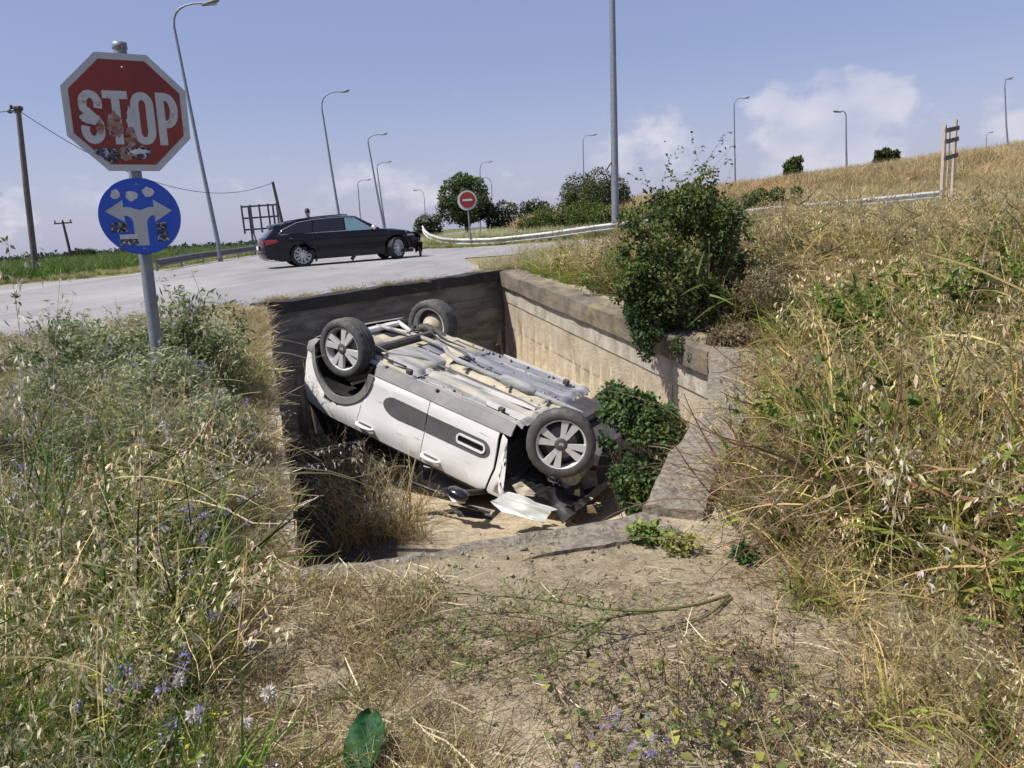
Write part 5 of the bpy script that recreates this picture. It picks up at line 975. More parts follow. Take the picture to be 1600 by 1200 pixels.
# --- low dry turf: left rim of the pit, foreground and wall tops
pt_=protos('low_turf',[lambda:tuft(40,.08,.05,.14,.0035,STRAWD,STRAW,.9,1.2,4),lambda:tuft(34,.08,.04,.12,.0035,(.24,.17,.09),STRAW,1.0,1.2,4),lambda:mixtuft([(tuft,(22,.08,.05,.13,.004,OLIVE,STRAW),{}),(litter,(20,.1,PALE),{})])])
P=zone(9000,-4.5,1.6,.9,10.6,lambda x,y:(distpoly(x,y,PIT)>.02)&(~inpoly(x,y,PIT))&(roads(x,y)>.15)&(((x<leftx(y)-.02)&(x>leftx(y)-.5)&(y>3.2))|((y<3.1)&(x<-.15+.5*fbm(x*2,y*2,3,5)-(y-1)*.25)&(x>-1.5))|((y<3)&(U(0,1,len(x))<.05))|((y<2.5)&(x>.5)&(U(0,1,len(x))<.35))))
scatter('low_turf','short dried turf along the rim of the pit and the foreground','grass',pt_,P,U(.7,1.5,len(P)),tints(P,[(1.1,1.05,.98),(.85,.8,.72),(1.15,1.12,1.02)],1.6,12),tilt=.15)
# --- patch between road and pit, rail verge, far bank, left verge and field
pg_=protos('patch_grass',[lambda:tuft(46,.12,.2,.42,.007,OLIVE,STRAW),lambda:tuft(46,.12,.2,.45,.008,GREEN,LIME),lambda:mixtuft([(tuft,(30,.12,.2,.4,.007,GREEN,OLIVE),{}),(oat,(4,.1,.35,.6,STRAW,PALE),dict(thick=.005))]),lambda:tuft(40,.12,.15,.35,.007,STRAWD,PALE)])
P=zone(9000,-1.3,9,12.5,23,lambda x,y:(moundd(x,y)>-1.8)&(~inpoly(x,y,ROADP))&(y>14.1-(x)*.0)&offpit(x,y,.35)|((moundd(x,y)>-.6)&(y>9)&offpit(x,y,.38)&(~inpoly(x,y,ROADP))&(x>PB[0]+(14.2-y)*.34)))
n=len(P); ix=rng.choice(4,n,p=[.32,.30,.22,.16]); ed=(P[:,0]<.4)&(U(0,1,n)<.7); ix[ed]=3
scatter('patch_grass','green and straw coloured grass between the side road and the sunlit pit wall','grass',pg_,P,U(.45,.95,n)*np.where(P[:,1]>19,.6,1),tints(P,[(1,1,.9),(1.1,1.05,1.0),(.8,.9,.7)],.5,14),ix)
pv_=protos('verge_grass',[lambda:tuft(60,.3,.4,.75,.020,OLIVE,PALE),lambda:tuft(60,.3,.35,.7,.022,(.24,.26,.11),(.50,.48,.30)),lambda:tuft(60,.3,.4,.8,.018,STRAWD,STRAW),lambda:tuft(60,.3,.3,.6,.022,GREEN,OLIVE)])
P=zone(9000,-7,34,32,44,lambda x,y:~inpoly(x,y,[(a*1.0,b) for a,b in ROADP])); n=len(P); ix=rng.choice(4,n,p=[.34,.34,.16,.16]); k=(P[:,1]<35.5)&(U(0,1,n)<.5); ix[k]=3
ry=np.interp(P[:,0],[-5.6,-4.6,-3.9,-3,-1.9,-.3,2,4.6,6.5],[47,42.5,39.5,37.3,35.6,34.6,34,33.6,33.3]); hs=np.where((P[:,1]<ry+.15)&(P[:,0]<7),.32,1)*np.where((P[:,0]>14)&(P[:,1]<35),.75,1.0)*np.where(P[:,1]<33.6,.55,1.0)
scatter('verge_grass','pale rough grass of the verge around the guardrail','grass',pv_,P,U(.6,1.1,n)*hs,tints(P,[(1,1,.95),(1.1,1.1,1.0),(.9,1,.8)],.2,15),ix)
pk_=protos('bank_grass',[lambda:tuft(70,.5,.5,.95,.03,STRAWD,(.54,.44,.26)),lambda:tuft(70,.5,.4,.9,.03,(.30,.24,.14),(.52,.44,.28)),lambda:tuft(60,.5,.5,1.0,.03,OLIVE,STRAW),lambda:tuft(70,.5,.5,1.0,.028,(.32,.25,.15),(.60,.50,.33))])
P=zone(13000,1,62,38,78,lambda x,y:(x>.12*(y-38))&(U(0,1,len(x))<.75)); n=len(P); ix=rng.choice(4,n,p=[.36,.24,.12,.28])
scatter('bank_grass','golden dry grass of the embankment behind the guardrail','grass',pk_,P,U(.6,1.25,n),tints(P,[(1.05,1.03,.95),(1.2,1.13,1.0),(.8,.85,.7),(1.1,.98,.85)],.12,17),ix)
pf_=protos('field_growth',[lambda:tuft(60,.5,.4,.8,.035,GREEND,GREEN),lambda:tuft(60,.5,.4,.9,.035,(.09,.14,.04),(.17,.22,.07)),lambda:tuft(50,.5,.3,.6,.035,OLIVE,STRAW)])
P=zone(13000,-60,-11,22,75,lambda x,y:(~inpoly(x,y,ROADP))&(sdist(x,y)<-3)&(U(0,1,len(x))<np.clip(34/y,0,1))); n=len(P); rd_e=distpoly(P[:,0],P[:,1],ROADP); ix=rng.choice(3,n,p=[.45,.45,.10]); k=(rd_e<2.0)|((P[:,0]>-15)&(P[:,1]>30)&(U(0,1,n)<.6))|((P[:,0]<-19)&(P[:,1]<31)&(U(0,1,n)<.55)); ix[k]=2
scatter('field_growth','green growth and dry grass of the field beyond the road on the left','field',pf_,P,U(.5,1.05,n)*np.where(rd_e<2,.55,1),tints(P,[(1,1,1),(1.15,1.2,1.0),(.8,.85,.8)],.15,19),ix)

# --- pebbles and crumbs: on the sill, the soil, the pit floor and the road edge
def pebble():
    vg=VG(); v=np.array([(x,y,z) for z in (-1,1) for x,y in ((-1,-1),(1,-1),(1,1),(-1,1))],float)*(1+.35*rng.normal(size=(8,3)))*[1,.8,.55]*.5; vg.add(v,[(3,2,1,0),(4,5,6,7),(0,1,5,4),(1,2,6,5),(2,3,7,6),(3,0,4,7)],jit((.34,.31,.26),8,.1)); return vg
pp_=protos('pebbles',[pebble for _ in range(5)])
P=zone(9000,-4.6,2.2,1.2,11.0,lambda x,y:(~inpoly(x,y,PIT))&(distpoly(x,y,PIT)>.03)&(roads(x,y)>-.4)&((distpoly(x,y,PIT)<.45)|(U(0,1,len(x))<.30)),zf=lambda x,y:H(x,y)+.008); n=len(P)
Q=zone(2500,-2.6,2,4,12,lambda x,y:inpoly(x,y,PIT)&(distpoly(x,y,PIT)>.05),zf=FZ)
t_=U(-9,5,2600); o_=np.abs(rng.normal(0,.55,2600)); E_=np.stack([PA[0]+RD[0]*t_-RN[0]*(.30+o_),PA[1]+RD[1]*t_-RN[1]*(.30+o_),np.full(2600,.006)],1)
P=np.concatenate([P,Q,E_]); n=len(P); scatter('pebbles','loose pebbles and crumbs around the pit and along the road edge','pebbles',pp_,P,np.exp(rng.normal(-4.75,.45,n)),tints(P,[(.8,.78,.72),(1.2,1.15,1.1),(1.5,1.45,1.4)],3,40,.3),tilt=1.5)
# --- dead tufts rooted along the top of the headwall and the road edge
t_=U(-7.5,5.0,420); o_=rng.normal(.30,.09,420); k=np.abs(np.sin(t_*1.7)+.6*np.sin(t_*4.1))>.45; P=np.stack([PA[0]+RD[0]*t_-RN[0]*o_,PA[1]+RD[1]*t_-RN[1]*o_,np.full(420,.01)],1)[k]
scatter('road_edge_tufts','small dead tufts rooted along the road edge above the headwall','grass',pt_,P,U(.5,1.2,len(P)),tints(P,[(1.1,1,.85),(.8,.75,.6)],2,41),tilt=.3)
# ================================================================ plants one can tell apart
def plant(name,label,cat,loc,parts,group=None,rot=0,scale=1.0):
    o=thing(name,label,cat,tuple(loc),(0,0,rot),group); o.scale=(scale,)*3
    for k,vg in parts:
        me=vg if isinstance(vg,bpy.types.Mesh) else vg.mesh(k)
        c=obj(k,me,'foliage' if not me.materials else None,o)
        if k not in ('stalk','cane','branches'): c['kind']='stuff'
    return o
def leafcloud(vg,blobs,n,L,wd,cols,shell=.45,up=.5,seed=0,gap=.0):
    w=np.array([b[3]**2 for b in blobs]); w=w/w.sum(); i=rng.choice(len(blobs),n,p=w); B=np.array([b[:3] for b in blobs])[i]; r=np.array([b[3] for b in blobs])[i]
    d=unit(rng.normal(size=(n,3))); q=(shell+(1-shell)*U(0,1,n)**.6)*r*(1+.22*(fbm(d[:,0]*2.3+i*3.1,d[:,1]*2.3+d[:,2]*1.7,3,seed)-.5)*2)
    P=B+d*q[:,None]*np.array([1,1,.92]); cl=fbm(P[:,0]*2.2/max(r.max(),.3),P[:,2]*2.2/max(r.max(),.3)+P[:,1],3,seed+7); keep=cl>gap
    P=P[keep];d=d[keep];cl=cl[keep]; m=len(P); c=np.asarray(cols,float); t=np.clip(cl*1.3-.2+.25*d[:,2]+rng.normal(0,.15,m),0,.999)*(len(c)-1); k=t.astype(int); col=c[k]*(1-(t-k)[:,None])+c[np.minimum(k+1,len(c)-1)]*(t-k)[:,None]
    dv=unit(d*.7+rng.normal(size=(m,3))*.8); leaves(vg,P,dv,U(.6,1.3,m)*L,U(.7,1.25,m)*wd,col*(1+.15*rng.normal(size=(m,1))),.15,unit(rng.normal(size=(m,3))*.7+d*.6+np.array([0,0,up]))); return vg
def twigs(vg,blobs,n,c=(.10,.075,.05),th=.008,base=(0,0,0)):
    b=np.array([blobs[k][:3] for k in rng.integers(0,len(blobs),n)])+rng.normal(0,.12,(n,3)); s=np.array(base)[None]+rng.normal(0,.06,(n,3))*[1,1,.1]; u=np.linspace(0,1,6)[None,:,None]
    P=s[:,None]*(1-u)+b[:,None]*u+np.sin(u*3.1)*rng.normal(0,.08,(n,1,3)); ribbons(vg,P,U(.6,1.4,n)*th,jit(c,n),jit(c,n),taper=.3); return vg
def shoots(vg,vl,starts,L0,L1,c,cl,ln,lw,pairs=7,lean=.35,bend=.8,th=.004):
    n=len(starts); P=curves(np.asarray(starts),U(0,6.283,n),np.abs(rng.normal(.1,lean,n)),U(L0,L1,n),U(.1,bend,n),10,.12); ribbons(vg,P,np.full(n,th),jit(c,n),jit(c,n),taper=.4)
    k=n*pairs; i=np.repeat(np.arange(n),pairs); u=U(.15,1,k); x=u*9; a=np.floor(x).astype(int).clip(0,8); fr=(x-a)[:,None]; p=P[i,a]*(1-fr)+P[i,a+1]*fr
    leaves(vl,p,unit(rng.normal(size=(k,3))*[1,1,.4]),U(.6,1.2,k)*ln,U(.7,1.2,k)*lw,jit(cl,k,.22))
def pxb(lst,base):      # blobs given as (px,py,depth,radius in px) -> local metres
    o=[]
    for px,py,Y,r in lst: q=atY(px,py,Y); o.append((q[0]-base[0],q[1]-base[1],q[2]-base[2],r*Y/FPX))
    return o
# --- big bramble bush over the sunlit wall
bb=np.array([2.25,8.75,float(H(2.25,8.75))-.05]); BL=pxb([(1065,330,9.3,46),(1018,390,9.0,48),(1098,385,9.4,56),(1045,455,8.8,54),(1010,440,8.7,34),(1105,470,9.1,48),(1060,510,8.8,34),(1130,420,9.6,40),(1088,312,9.7,34),(1005,350,9.3,28),(1000,410,8.9,24),(1135,350,9.8,34),(1140,470,9.3,34),(1035,325,9.5,24),(990,400,9.0,30),(985,450,8.8,24),(1110,520,8.9,28),(1085,548,8.25,20),(1122,562,8.0,18),(1000,455,8.8,26)],bb)
BL=BL+[(b[0]+U(-1,1,1)[0]*b[3],b[1]+U(-.6,.4,1)[0]*b[3],b[2]+U(-.8,1,1)[0]*b[3],b[3]*U(.25,.55,1)[0]) for b in BL for _ in range(5)]
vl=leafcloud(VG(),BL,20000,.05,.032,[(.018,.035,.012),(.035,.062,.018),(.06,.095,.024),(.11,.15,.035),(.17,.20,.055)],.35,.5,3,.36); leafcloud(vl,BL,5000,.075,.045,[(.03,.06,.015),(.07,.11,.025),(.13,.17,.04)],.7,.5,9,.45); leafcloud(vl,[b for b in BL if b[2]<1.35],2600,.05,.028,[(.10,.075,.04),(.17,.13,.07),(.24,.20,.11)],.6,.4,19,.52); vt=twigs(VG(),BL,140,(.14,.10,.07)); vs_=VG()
st_=[tuple(np.array(BL[k][:3])+[U(-.3,.3,1)[0]*BL[k][3]*2,rng.normal(0,.1),BL[k][3]*.75]) for k in (0,8,0,8,2,0,9,8,2,7,1,0,8,2,11,13,9,0,8,11,13,7,12,5,10)]
shoots(vs_,vl,st_,.35,.80,(.09,.10,.04),(.08,.11,.03),.055,.032,11,.5,.7)
hb_=VG(); dr_=pxb([(1000,500,8.55,22),(1004,525,8.45,20),(1010,552,8.4,13),(996,480,8.6,24),(1024,525,8.4,15),(1060,540,8.25,15),(1085,556,8.1,13)],bb); leafcloud(hb_,dr_,2100,.045,.03,[(.02,.04,.014),(.04,.075,.022),(.07,.11,.03)],.3,.3,5); shoots(hb_,hb_,[dr_[2][:3],dr_[1][:3],dr_[4][:3]],.12,.25,(.06,.06,.03),(.03,.06,.02),.04,.028,8,2.6,.4)
plant('bramble_bush','big dark green bramble bush growing over the sunlit pit wall','bush',bb,[('foliage',vl),('branches',vt),('shoots',vs_),('hanging_shoots',hb_)])
for i,(px,py,Y,r_,lb,cc) in enumerate(((1165,430,9.0,48,'dry brown bramble thicket on the right flank of the big bush',0),(1205,380,10.2,46,'olive thicket between the big bush and the golden grass',1),(1150,520,8.1,32,'low dry thicket above the short grey wall',0),(1000,455,9.3,26,'light green low growth at the left foot of the big bush',2),(968,405,11.5,40,'light green growth between the side road and the big bush',2),(1225,470,8.4,40,'olive thicket low on the bank right of the short grey wall',1),(1290,400,10.5,46,'dry brown thicket in the middle of the right bank',0))):
    q=atY(px,py,Y); b_=np.array([q[0],Y,float(H(q[0],Y))]); c_=q-b_; R_=r_*Y/FPX; B_=[(rng.normal(0,.5)*R_,rng.normal(0,.4)*R_,max(.08,c_[2]*U(.2,1.1,1)[0]),R_*U(.35,.7,1)[0]) for _ in range(9)]
    co_=([(.10,.075,.045),(.20,.155,.09),(.30,.26,.14)],[(.06,.075,.025),(.13,.14,.045),(.24,.23,.09)],[(.07,.11,.025),(.14,.19,.04),(.24,.27,.07)])[cc]
    plant('thicket',lb,'thicket',b_,[('foliage',leafcloud(VG(),B_,3600,.045,.018,co_,.2,.4,i+20,.36)),('branches',twigs(VG(),B_,110,(.26,.20,.14),.006))])
# --- shrub inside the pit
sb=atz(985,770,-1.9); sb=np.array([1.06,6.35,-2.0]); BL=pxb([(975,650,6.75,40),(1008,688,6.6,46),(1036,684,6.6,28),(990,742,6.5,42),(958,618,6.9,24),(1004,650,6.75,38),(972,700,6.7,32),(992,785,6.4,26)],sb)
BL=BL+[(b[0]+U(-1,1,1)[0]*b[3],b[1]+U(-.6,.4,1)[0]*b[3],b[2]+U(-.6,1,1)[0]*b[3],b[3]*U(.25,.5,1)[0]) for b in BL for _ in range(4)]
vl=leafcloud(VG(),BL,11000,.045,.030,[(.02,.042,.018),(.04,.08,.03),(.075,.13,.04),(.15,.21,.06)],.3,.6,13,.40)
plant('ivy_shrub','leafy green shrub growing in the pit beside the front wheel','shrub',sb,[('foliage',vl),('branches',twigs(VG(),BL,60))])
BL=pxb([(1040,655,6.9,22),(1058,668,6.9,18),(1020,640,7.0,16)],sb); plant('small_shrub','small yellow green shrub behind the leafy shrub in the pit','shrub',sb,[('foliage',leafcloud(VG(),BL,1200,.04,.026,[(.06,.09,.02),(.13,.17,.03),(.22,.24,.05)],.3,.6,15)),('branches',twigs(VG(),BL,12))])
# --- distant trees and shrubs
def tree(label,lst,n,L,cols,gap=.30,cat='tree',name='tree',group='trees and shrubs beyond the road'):
    cx=np.mean([a[0] for a in lst]); by=max(a[1]+a[3] for a in lst); D=np.mean([a[2] for a in lst]); q=atY(cx,by,D); base=np.array([q[0],D,float(H(q[0],D))]); B=pxb(lst,base)
    if cat!='tree': B=B+[(b[0]*1.05,b[1],max(b[2]*f_,.0),b[3]*1.05) for b in B for f_ in (.66,.33,.05)]
    vl=leafcloud(VG(),B,n,L,L*.65,cols,.5,.5,int(cx)%50,gap); top=max(b[2] for b in B); tr=MB()
    tr.tube([(0,0,-.3),(.03,.02,top*.4),(0,0,top*.8)],[top*.035+.04,top*.028+.03,.03],8)
    for b in B[:5]: tr.tube([(0,0,top*.25),(b[0]*.5,b[1]*.5,(top*.25+b[2])*.5),(b[0],b[1],b[2])],[.05+.01*top,.04,.015],6)
    o=plant(name,label,cat,base,[('crown',vl)],group); tr.build('trunk','bark',o); return o
DK=[(.018,.032,.012),(.035,.06,.02),(.06,.095,.03),(.11,.145,.045)]; MG=[(.035,.06,.015),(.07,.11,.02),(.12,.16,.035)]; OG=[(.03,.045,.015),(.07,.09,.025),(.14,.15,.05)]
tree('dense dark green tree behind the no entry sign',[(712,305,58,26),(735,300,59,26),(705,325,57,22),(745,322,58,24),(722,288,59,18),(760,330,58,14),(725,332,57,22)],9000,.22,DK)
tree('flat topped dark green shrub on the bank beside the lamp mast',[(905,292,48,24),(935,285,48,24),(960,292,49,20),(890,300,48,16),(972,300,49,13),(925,300,47,22)],17000,.13,OG,.05,'shrub','shrub')
for i,(lb,l,c) in enumerate((('mid green hedge bush just behind the guardrail near the lamp mast',[(940,340,38,22),(925,330,39,18),(960,332,39,16)],MG),('mid green hedge bush in the middle of the row behind the guardrail',[(890,342,38.5,22),(905,328,40,16),(870,335,39,16)],MG),('end bush of the hedge behind the guardrail nearest the no entry sign',[(845,346,39,20),(822,350,39,14),(850,332,40,12)],MG),
    ('dark low bush on the horizon between the dark tree and the hedge',[(835,322,62,12),(820,324,62,9),(850,323,62,9)],DK),('dark low bush at the foot of the dark green tree',[(785,326,60,12),(800,326,61,9),(770,332,60,10)],DK),('blue green bush at the end of the guardrail beside the black car bonnet',[(664,346,60,11),(680,344,60,10),(655,350,60,8)],DK),
    ('bright green shrub on the dry crest right of the big bush',[(1240,255,60,9),(1249,250,60,5),(1230,259,60,5)],MG),('dark green bush on the dry crest below the street lamp',[(1385,239,58,7),(1372,240,58,5),(1400,240,58,5)],OG),('green bush behind the mast base, half hidden by the big bush',[(985,340,37.5,18),(1005,335,38,18),(1030,330,38,18)],MG),
    ('mid green bush on the verge beyond the guardrail, right of the big bush',[(1190,308,38,14),(1215,303,38,12),(1170,312,38,12),(1245,300,38,9)],MG),('low dark tree on the far left horizon beyond the utility pole',[(125,398,140,9),(140,396,140,7),(112,400,140,7)],DK),('far bush on the horizon under the blue sign',[(210,394,150,8),(225,392,150,7),(240,393,150,7)],DK))):
    tree(lb,l,7000 if l[0][2]<45 else 3200,.11 if l[0][2]<45 else (.2 if l[0][2]<70 else .5),c,.26,'bush','bush')
N_=16000; hr=VG(); xs=U(-420,-60,N_); ys=U(170,330,N_); hz=U(0,1,N_)*(.4+3.4*np.clip(fbm(xs*.045,ys*.02,4,5)-.25,0,1)); leaves(hr,np.stack([xs,ys,hz],1),rng.normal(size=(N_,3)),U(.5,1.1,N_),U(.4,.9,N_),jit((.045,.065,.035),N_,.35)); tag(obj('hedgerow',hr.mesh('hedgerow'),'foliage'),'far dark hedgerow along the horizon on the left','hedgerow',kind='stuff')
# --- grey green flowering shrubs round the sign post
def flowering(n,h0,h1,rad,cl,fl,heads,ln=.05,lw=.013,nl=26,hr_=.022,nf=16,spread=.45):
    sl=VG(); weed(n,rad,h0,h1,(.17,.18,.10),cl,ln,lw,nl,vg=sl,bend=.5,thick=.005,spread=spread); fv=VG(); V=sl.v[0].reshape(n,8,2,3)[:,-1].mean(1); W_=sl.v[0].reshape(n,8,2,3)[:,-2].mean(1)
    for k in range(heads):
        p=(V if k%2==0 else W_)[k%n]+rng.normal(0,.025,3); spray(fv,p[None].repeat(nf,0),nf,hr_,fl)
    return sl.mesh('stems_and_leaves'),fv.mesh('flowers')
def dome(cols,fl,nfl,seed):
    B=[(0,0,.60,.24),(.20,.05,.46,.24),(-.20,-.05,.42,.25),(.05,-.16,.36,.26),(-.05,.16,.34,.26),(.24,-.1,.22,.24),(-.24,.1,.20,.24),(0,0,.22,.30)]
    B=[(x+rng.normal(0,.05),y+rng.normal(0,.05),z+rng.normal(0,.05),r*rng.uniform(.8,1.15)) for x,y,z,r in B]; v=VG(); leafcloud(v,B,5200,.058,.016,cols,.35,.9,seed,.34); t_=twigs(VG(),B,70,(.16,.16,.09),.006)
    st=[(b[0]+rng.normal(0,.1),b[1]+rng.normal(0,.1),b[2]+b[3]*.5) for b in B for _ in range(4)]; shoots(t_,v,st,.12,.30,(.17,.18,.09),cols[-1],.05,.014,10,.5,.6)
    f=VG(); P_=[]
    for k in range(nfl):
        b=B[rng.integers(0,len(B))]; d=unit(rng.normal(size=3)+np.array([0,-.2,.6])); p=np.array(b[:3])+d*b[3]*1.08; spray(f,p[None].repeat(16,0),16,.024,fl)
    return v.mesh('leaves'),t_.mesh('branches'),f.mesh('flowers')
GSAGE=[(.06,.085,.035),(.15,.19,.085),(.27,.31,.16),(.40,.43,.26)]; DSAGE=[(.05,.075,.03),(.11,.15,.055),(.21,.26,.11),(.32,.36,.19)]
SG=[dome(GSAGE,(.40,.39,.55),30,3),dome(GSAGE,(.46,.45,.55),18,5),dome(DSAGE,(.34,.32,.52),26,8)]
for i,(px,Y,k,sc,lb) in enumerate(((298,5.9,2,1.15,'grey green flowering shrub rising just right of the sign post'),(258,5.05,0,.88,'pale flowering shrub directly in front of the sign post'),(190,5.7,1,1.0,'grey green flowering shrub just left of the sign post'),(125,6.0,2,.9,'grey green flowering shrub under the blue sign, second left of the post'),(345,6.8,1,.7,'grey green flowering shrub nearest the road corner of the pit'),(75,5.2,2,.62,'pale flowering shrub near the left edge of the verge'),(325,4.5,0,.72,'blue flowered shrub in front of the dark pit corner'),(205,4.3,2,.6,'pale blue flowering shrub below the road signs'),(110,4.2,2,.55,'flowering shrub among the oats at the left, below the signs'))):
    x=atY(px,700,Y)[0]; x=(px-800)/FPX*Y*1.02; z=float(H(x,Y)); m1,m2,m3=SG[k]; plant('flowering_shrub',lb,'shrub',(x,Y,z-.02),[('leaves',m1),('branches',m2),('flowers',m3)],'flowering shrubs of the verge',i*1.3,sc)
# --- low purple flowered plants
PF_=[flowering(9,.25,.42,.10,(.13,.17,.08),(.36,.32,.60),12,.05,.014,14,.022,22),flowering(8,.2,.38,.09,(.15,.19,.09),(.42,.38,.64),11,.045,.013,14,.022,22)]
for i,(px,py,lb) in enumerate(((115,860,'violet flowered weed at the left, the largest purple patch in the long grass'),(350,855,'violet flowered weed on the bare rim close to the pit'),(245,1190,'violet flowered weed at the bottom edge left of the broad leaf'),(85,900,'violet flowered weed left of the largest purple patch'),(250,660,'lilac weed half way between sign post and pit corner'),(140,690,'lilac weed low among the dry oats left of the post'),(40,800,'faded lilac weed at the far left edge'),(330,1040,'small violet weed in the dry grass above the seed heads'),(960,1185,'small violet flowered weed at the bottom, right of the broad leaf'),(185,900,'violet weed just right of the largest purple patch'),(310,900,'pale violet weed between the green grass and the pit rim'),(1030,1195,'tiny violet weed among the brown seed heads'))):
    q=atz(px,py,-.72); z=float(H(q[0],q[1])); d_=(EYE-z)/(EYE+.72); q=atz(px,py,z); m1,m2=PF_[i%2]; plant('violet_weed',lb,'weed',(q[0],q[1],float(H(q[0],q[1]))-.01),[('stems_and_leaves',m1),('flowers',m2)],'violet flowered weeds',i*2.1,(.42 if i in (8,11) else .95))
# --- yellow green weeds, bottom left
YG=[]
for k in range(2):
    s_=VG(); f_=VG(); weed(6,.08,.32,.55,(.26,.30,.06),(.30,.36,.06),.035,.014,22,vg=s_,bend=.6,thick=.005); V=s_.v[0].reshape(6,8,2,3)[:,-1].mean(1)
    for p in V[:4]: spray(f_,p[None].repeat(8,0),8,.012,(.62,.50,.04),.008,.014)
    YG.append((s_.mesh('stems_and_leaves'),f_.mesh('flowers')))
for i,(px,py,lb) in enumerate(((150,1150,'yellow green weed with tiny yellow flowers at the bottom left'),(40,1090,'yellow green weed at the left edge under the long grass'),(200,1100,'yellow green weed nearest the white seed heads'),(90,1195,'yellow green weed cut by the bottom edge at the left'),(15,960,'yellow green weed highest on the left edge'),(270,1165,'pale yellow green weed beside the bottom violet flowers'))):
    q=atz(px,py+60,-.72); plant('yellow_weed',lb,'weed',(q[0],q[1],float(H(q[0],q[1]))-.01),[('stems_and_leaves',YG[i%2][0]),('flowers',YG[i%2][1])],'yellow green weeds',i*1.7,.8)
# --- white seed heads
for i,(px,py,lb) in enumerate(((420,1083,'white fluffy seed head on a thin stalk, the one furthest right'),(300,1118,'white fluffy seed head lowest of the group'),(280,1062,'white fluffy seed head in the upper left of the group'),(385,1130,'grey white seed head between the other fluffy ones'))):
    Y=1.75+.1*i; t=atY(px,py,Y); b_=np.array([t[0]+.03,t[1]+.02,float(H(t[0],t[1]))]); s_=VG(); h_=VG(); u=np.linspace(0,1,7)[None,:,None]; ribbons(s_,(np.zeros((1,1,3))*(1-u)+(t-b_)[None,None]*u)+np.sin(u*3)*[.01,.01,0],[.004],[STRAW],[STRAW],taper=.5)
    n=90; d=unit(rng.normal(size=(n,3))); leaves(h_,(t-b_)[None]+d*.004,d,U(.014,.022,n),U(.004,.008,n),jit((.62,.58,.52),n,.12)); plant('thistle_down',lb,'thistle',b_,[('stalk',s_),('fluff',h_)],'white fluffy seed heads')
# --- tall stalks near the camera at the left edge
def stalk_oat(label,top,bot_px,Y,n=1,spk=26,name='oat_stalk'):
    t=atY(*top,Y); x=atY(*bot_px,Y)[0]; b_=np.array([x,Y,float(H(x,Y))]); u=np.linspace(0,1,12)[None,:,None]; e=(t-b_)[None,None]; P=e*u+np.array([0.0,0,1])*0+np.sin(u*math.pi)*np.array([-.04,.01,.03]); s_=VG(); ribbons(s_,P,[.0034],[STRAW],[PALE],taper=.35)
    k=spk; uu=U(.62,1,k); x_=uu*11; a=np.floor(x_).astype(int).clip(0,10); fr=(x_-a)[:,None]; p=P[0,a]*(1-fr)+P[0,a+1]*fr; az2=U(0,6.283,k); pd=curves(p,az2,U(.7,1.3,k),U(.02,.06,k),U(.8,1.5,k),4); h_=VG(); ribbons(h_,pd,np.full(k,.001),jit(PALE,k),jit(PALE,k)); d=unit(np.stack([np.cos(az2)*.4,np.sin(az2)*.4,-np.ones(k)],1)+.3*rng.normal(size=(k,3)))
    for q in range(2): leaves(h_,pd[:,-1],unit(d+.3*q*rng.normal(size=(k,3))),U(.022,.032,k),U(.006,.009,k),jit((.66,.62,.52),k,.1))
    plant(name,label,'oat stalk',b_,[('stalk',s_),('spikelets',h_)],'tall wild oat stalks')
stalk_oat('tall pale oat stalk at the very left edge, the highest',(4,300),(30,900),2.3,spk=18); stalk_oat('tall pale oat stalk crossing the utility pole',(48,360),(66,900),2.7,spk=22); stalk_oat('pale oat stalk in front of the road at the left',(30,440),(60,950),2.5); stalk_oat('pale oat stalk leaning to the left edge',(-12,420),(20,950),2.4)
stalk_oat('pale oat stalk with its head before the grey road, right of the utility pole',(95,420),(90,900),3.0,spk=22)
stalk_oat('long dry oat stalk arching over the pit from the left, the upper one',(575,688),(395,800),4.4,spk=22); stalk_oat('long dry oat stalk arching over the pit from the left, the lower one',(560,715),(380,800),4.2,spk=22); stalk_oat('oat stalk hanging over the shaded left wall of the pit',(455,640),(390,720),4.9,spk=20); stalk_oat('oat stalk drooping into the pit near the shaded wall top',(450,790),(400,790),3.9,spk=14)
stalk_oat('tall straw stalk standing up in front of the right bank, the longest',(1362,590),(1385,1160),2.6,spk=16); stalk_oat('straw stalk leaning beside the longest one on the right bank',(1420,690),(1400,1170),2.4,spk=20); stalk_oat('straw stalk at the right edge of the picture',(1560,640),(1540,1150),2.3,spk=20); stalk_oat('straw stalk near the bottom right corner',(1470,800),(1440,1190),2.0,spk=18)
s_=VG(); l_=VG(); t=atY(14,380,2.05); b_=np.array([t[0]-.06,2.05,float(H(t[0],2.05))]); u=np.linspace(0,1,12)[None,:,None]; P=(t-b_)[None,None]*u+np.sin(u*3)*[-.02,0,0]; ribbons(s_,P,[.006],[(.15,.18,.05)],[(.15,.19,.05)],taper=.4)
for k in range(3,12): spray(l_,P[0,k][None].repeat(7,0),7,.012,(.12,.16,.05),.012,.022)
plant('budded_stalk','green stalk with knotty buds standing at the left edge before the road','weed',b_,[('stalk',s_),('buds',l_)])
# --- long grass blades leaning across the left foreground
for i,(x0,y0,x1,y1,Y,lb) in enumerate(((230,950,350,560,2.6,'long straw blade slanting up before the flowering shrubs'),(300,1000,470,690,2.5,'long green blade slanting towards the dark pit corner'),(120,950,250,640,2.4,'long straw blade slanting over the violet weeds'))):
    a_=atY(x0,y0,Y);c_=atY(x1,y1,Y+.25); a_[2]=float(H(a_[0],a_[1])); u=np.linspace(0,1,10)[None,:,None]; v_=VG(); ribbons(v_,(c_-a_)[None,None]*u+np.sin(u*3)*[0,0,.05],[.008],[(.24,.25,.09)],[STRAW]); o=obj('tall_grass',v_.mesh('tall_grass'),'foliage'); o.location=a_; tag(o,lb,'grass','long grass blades')
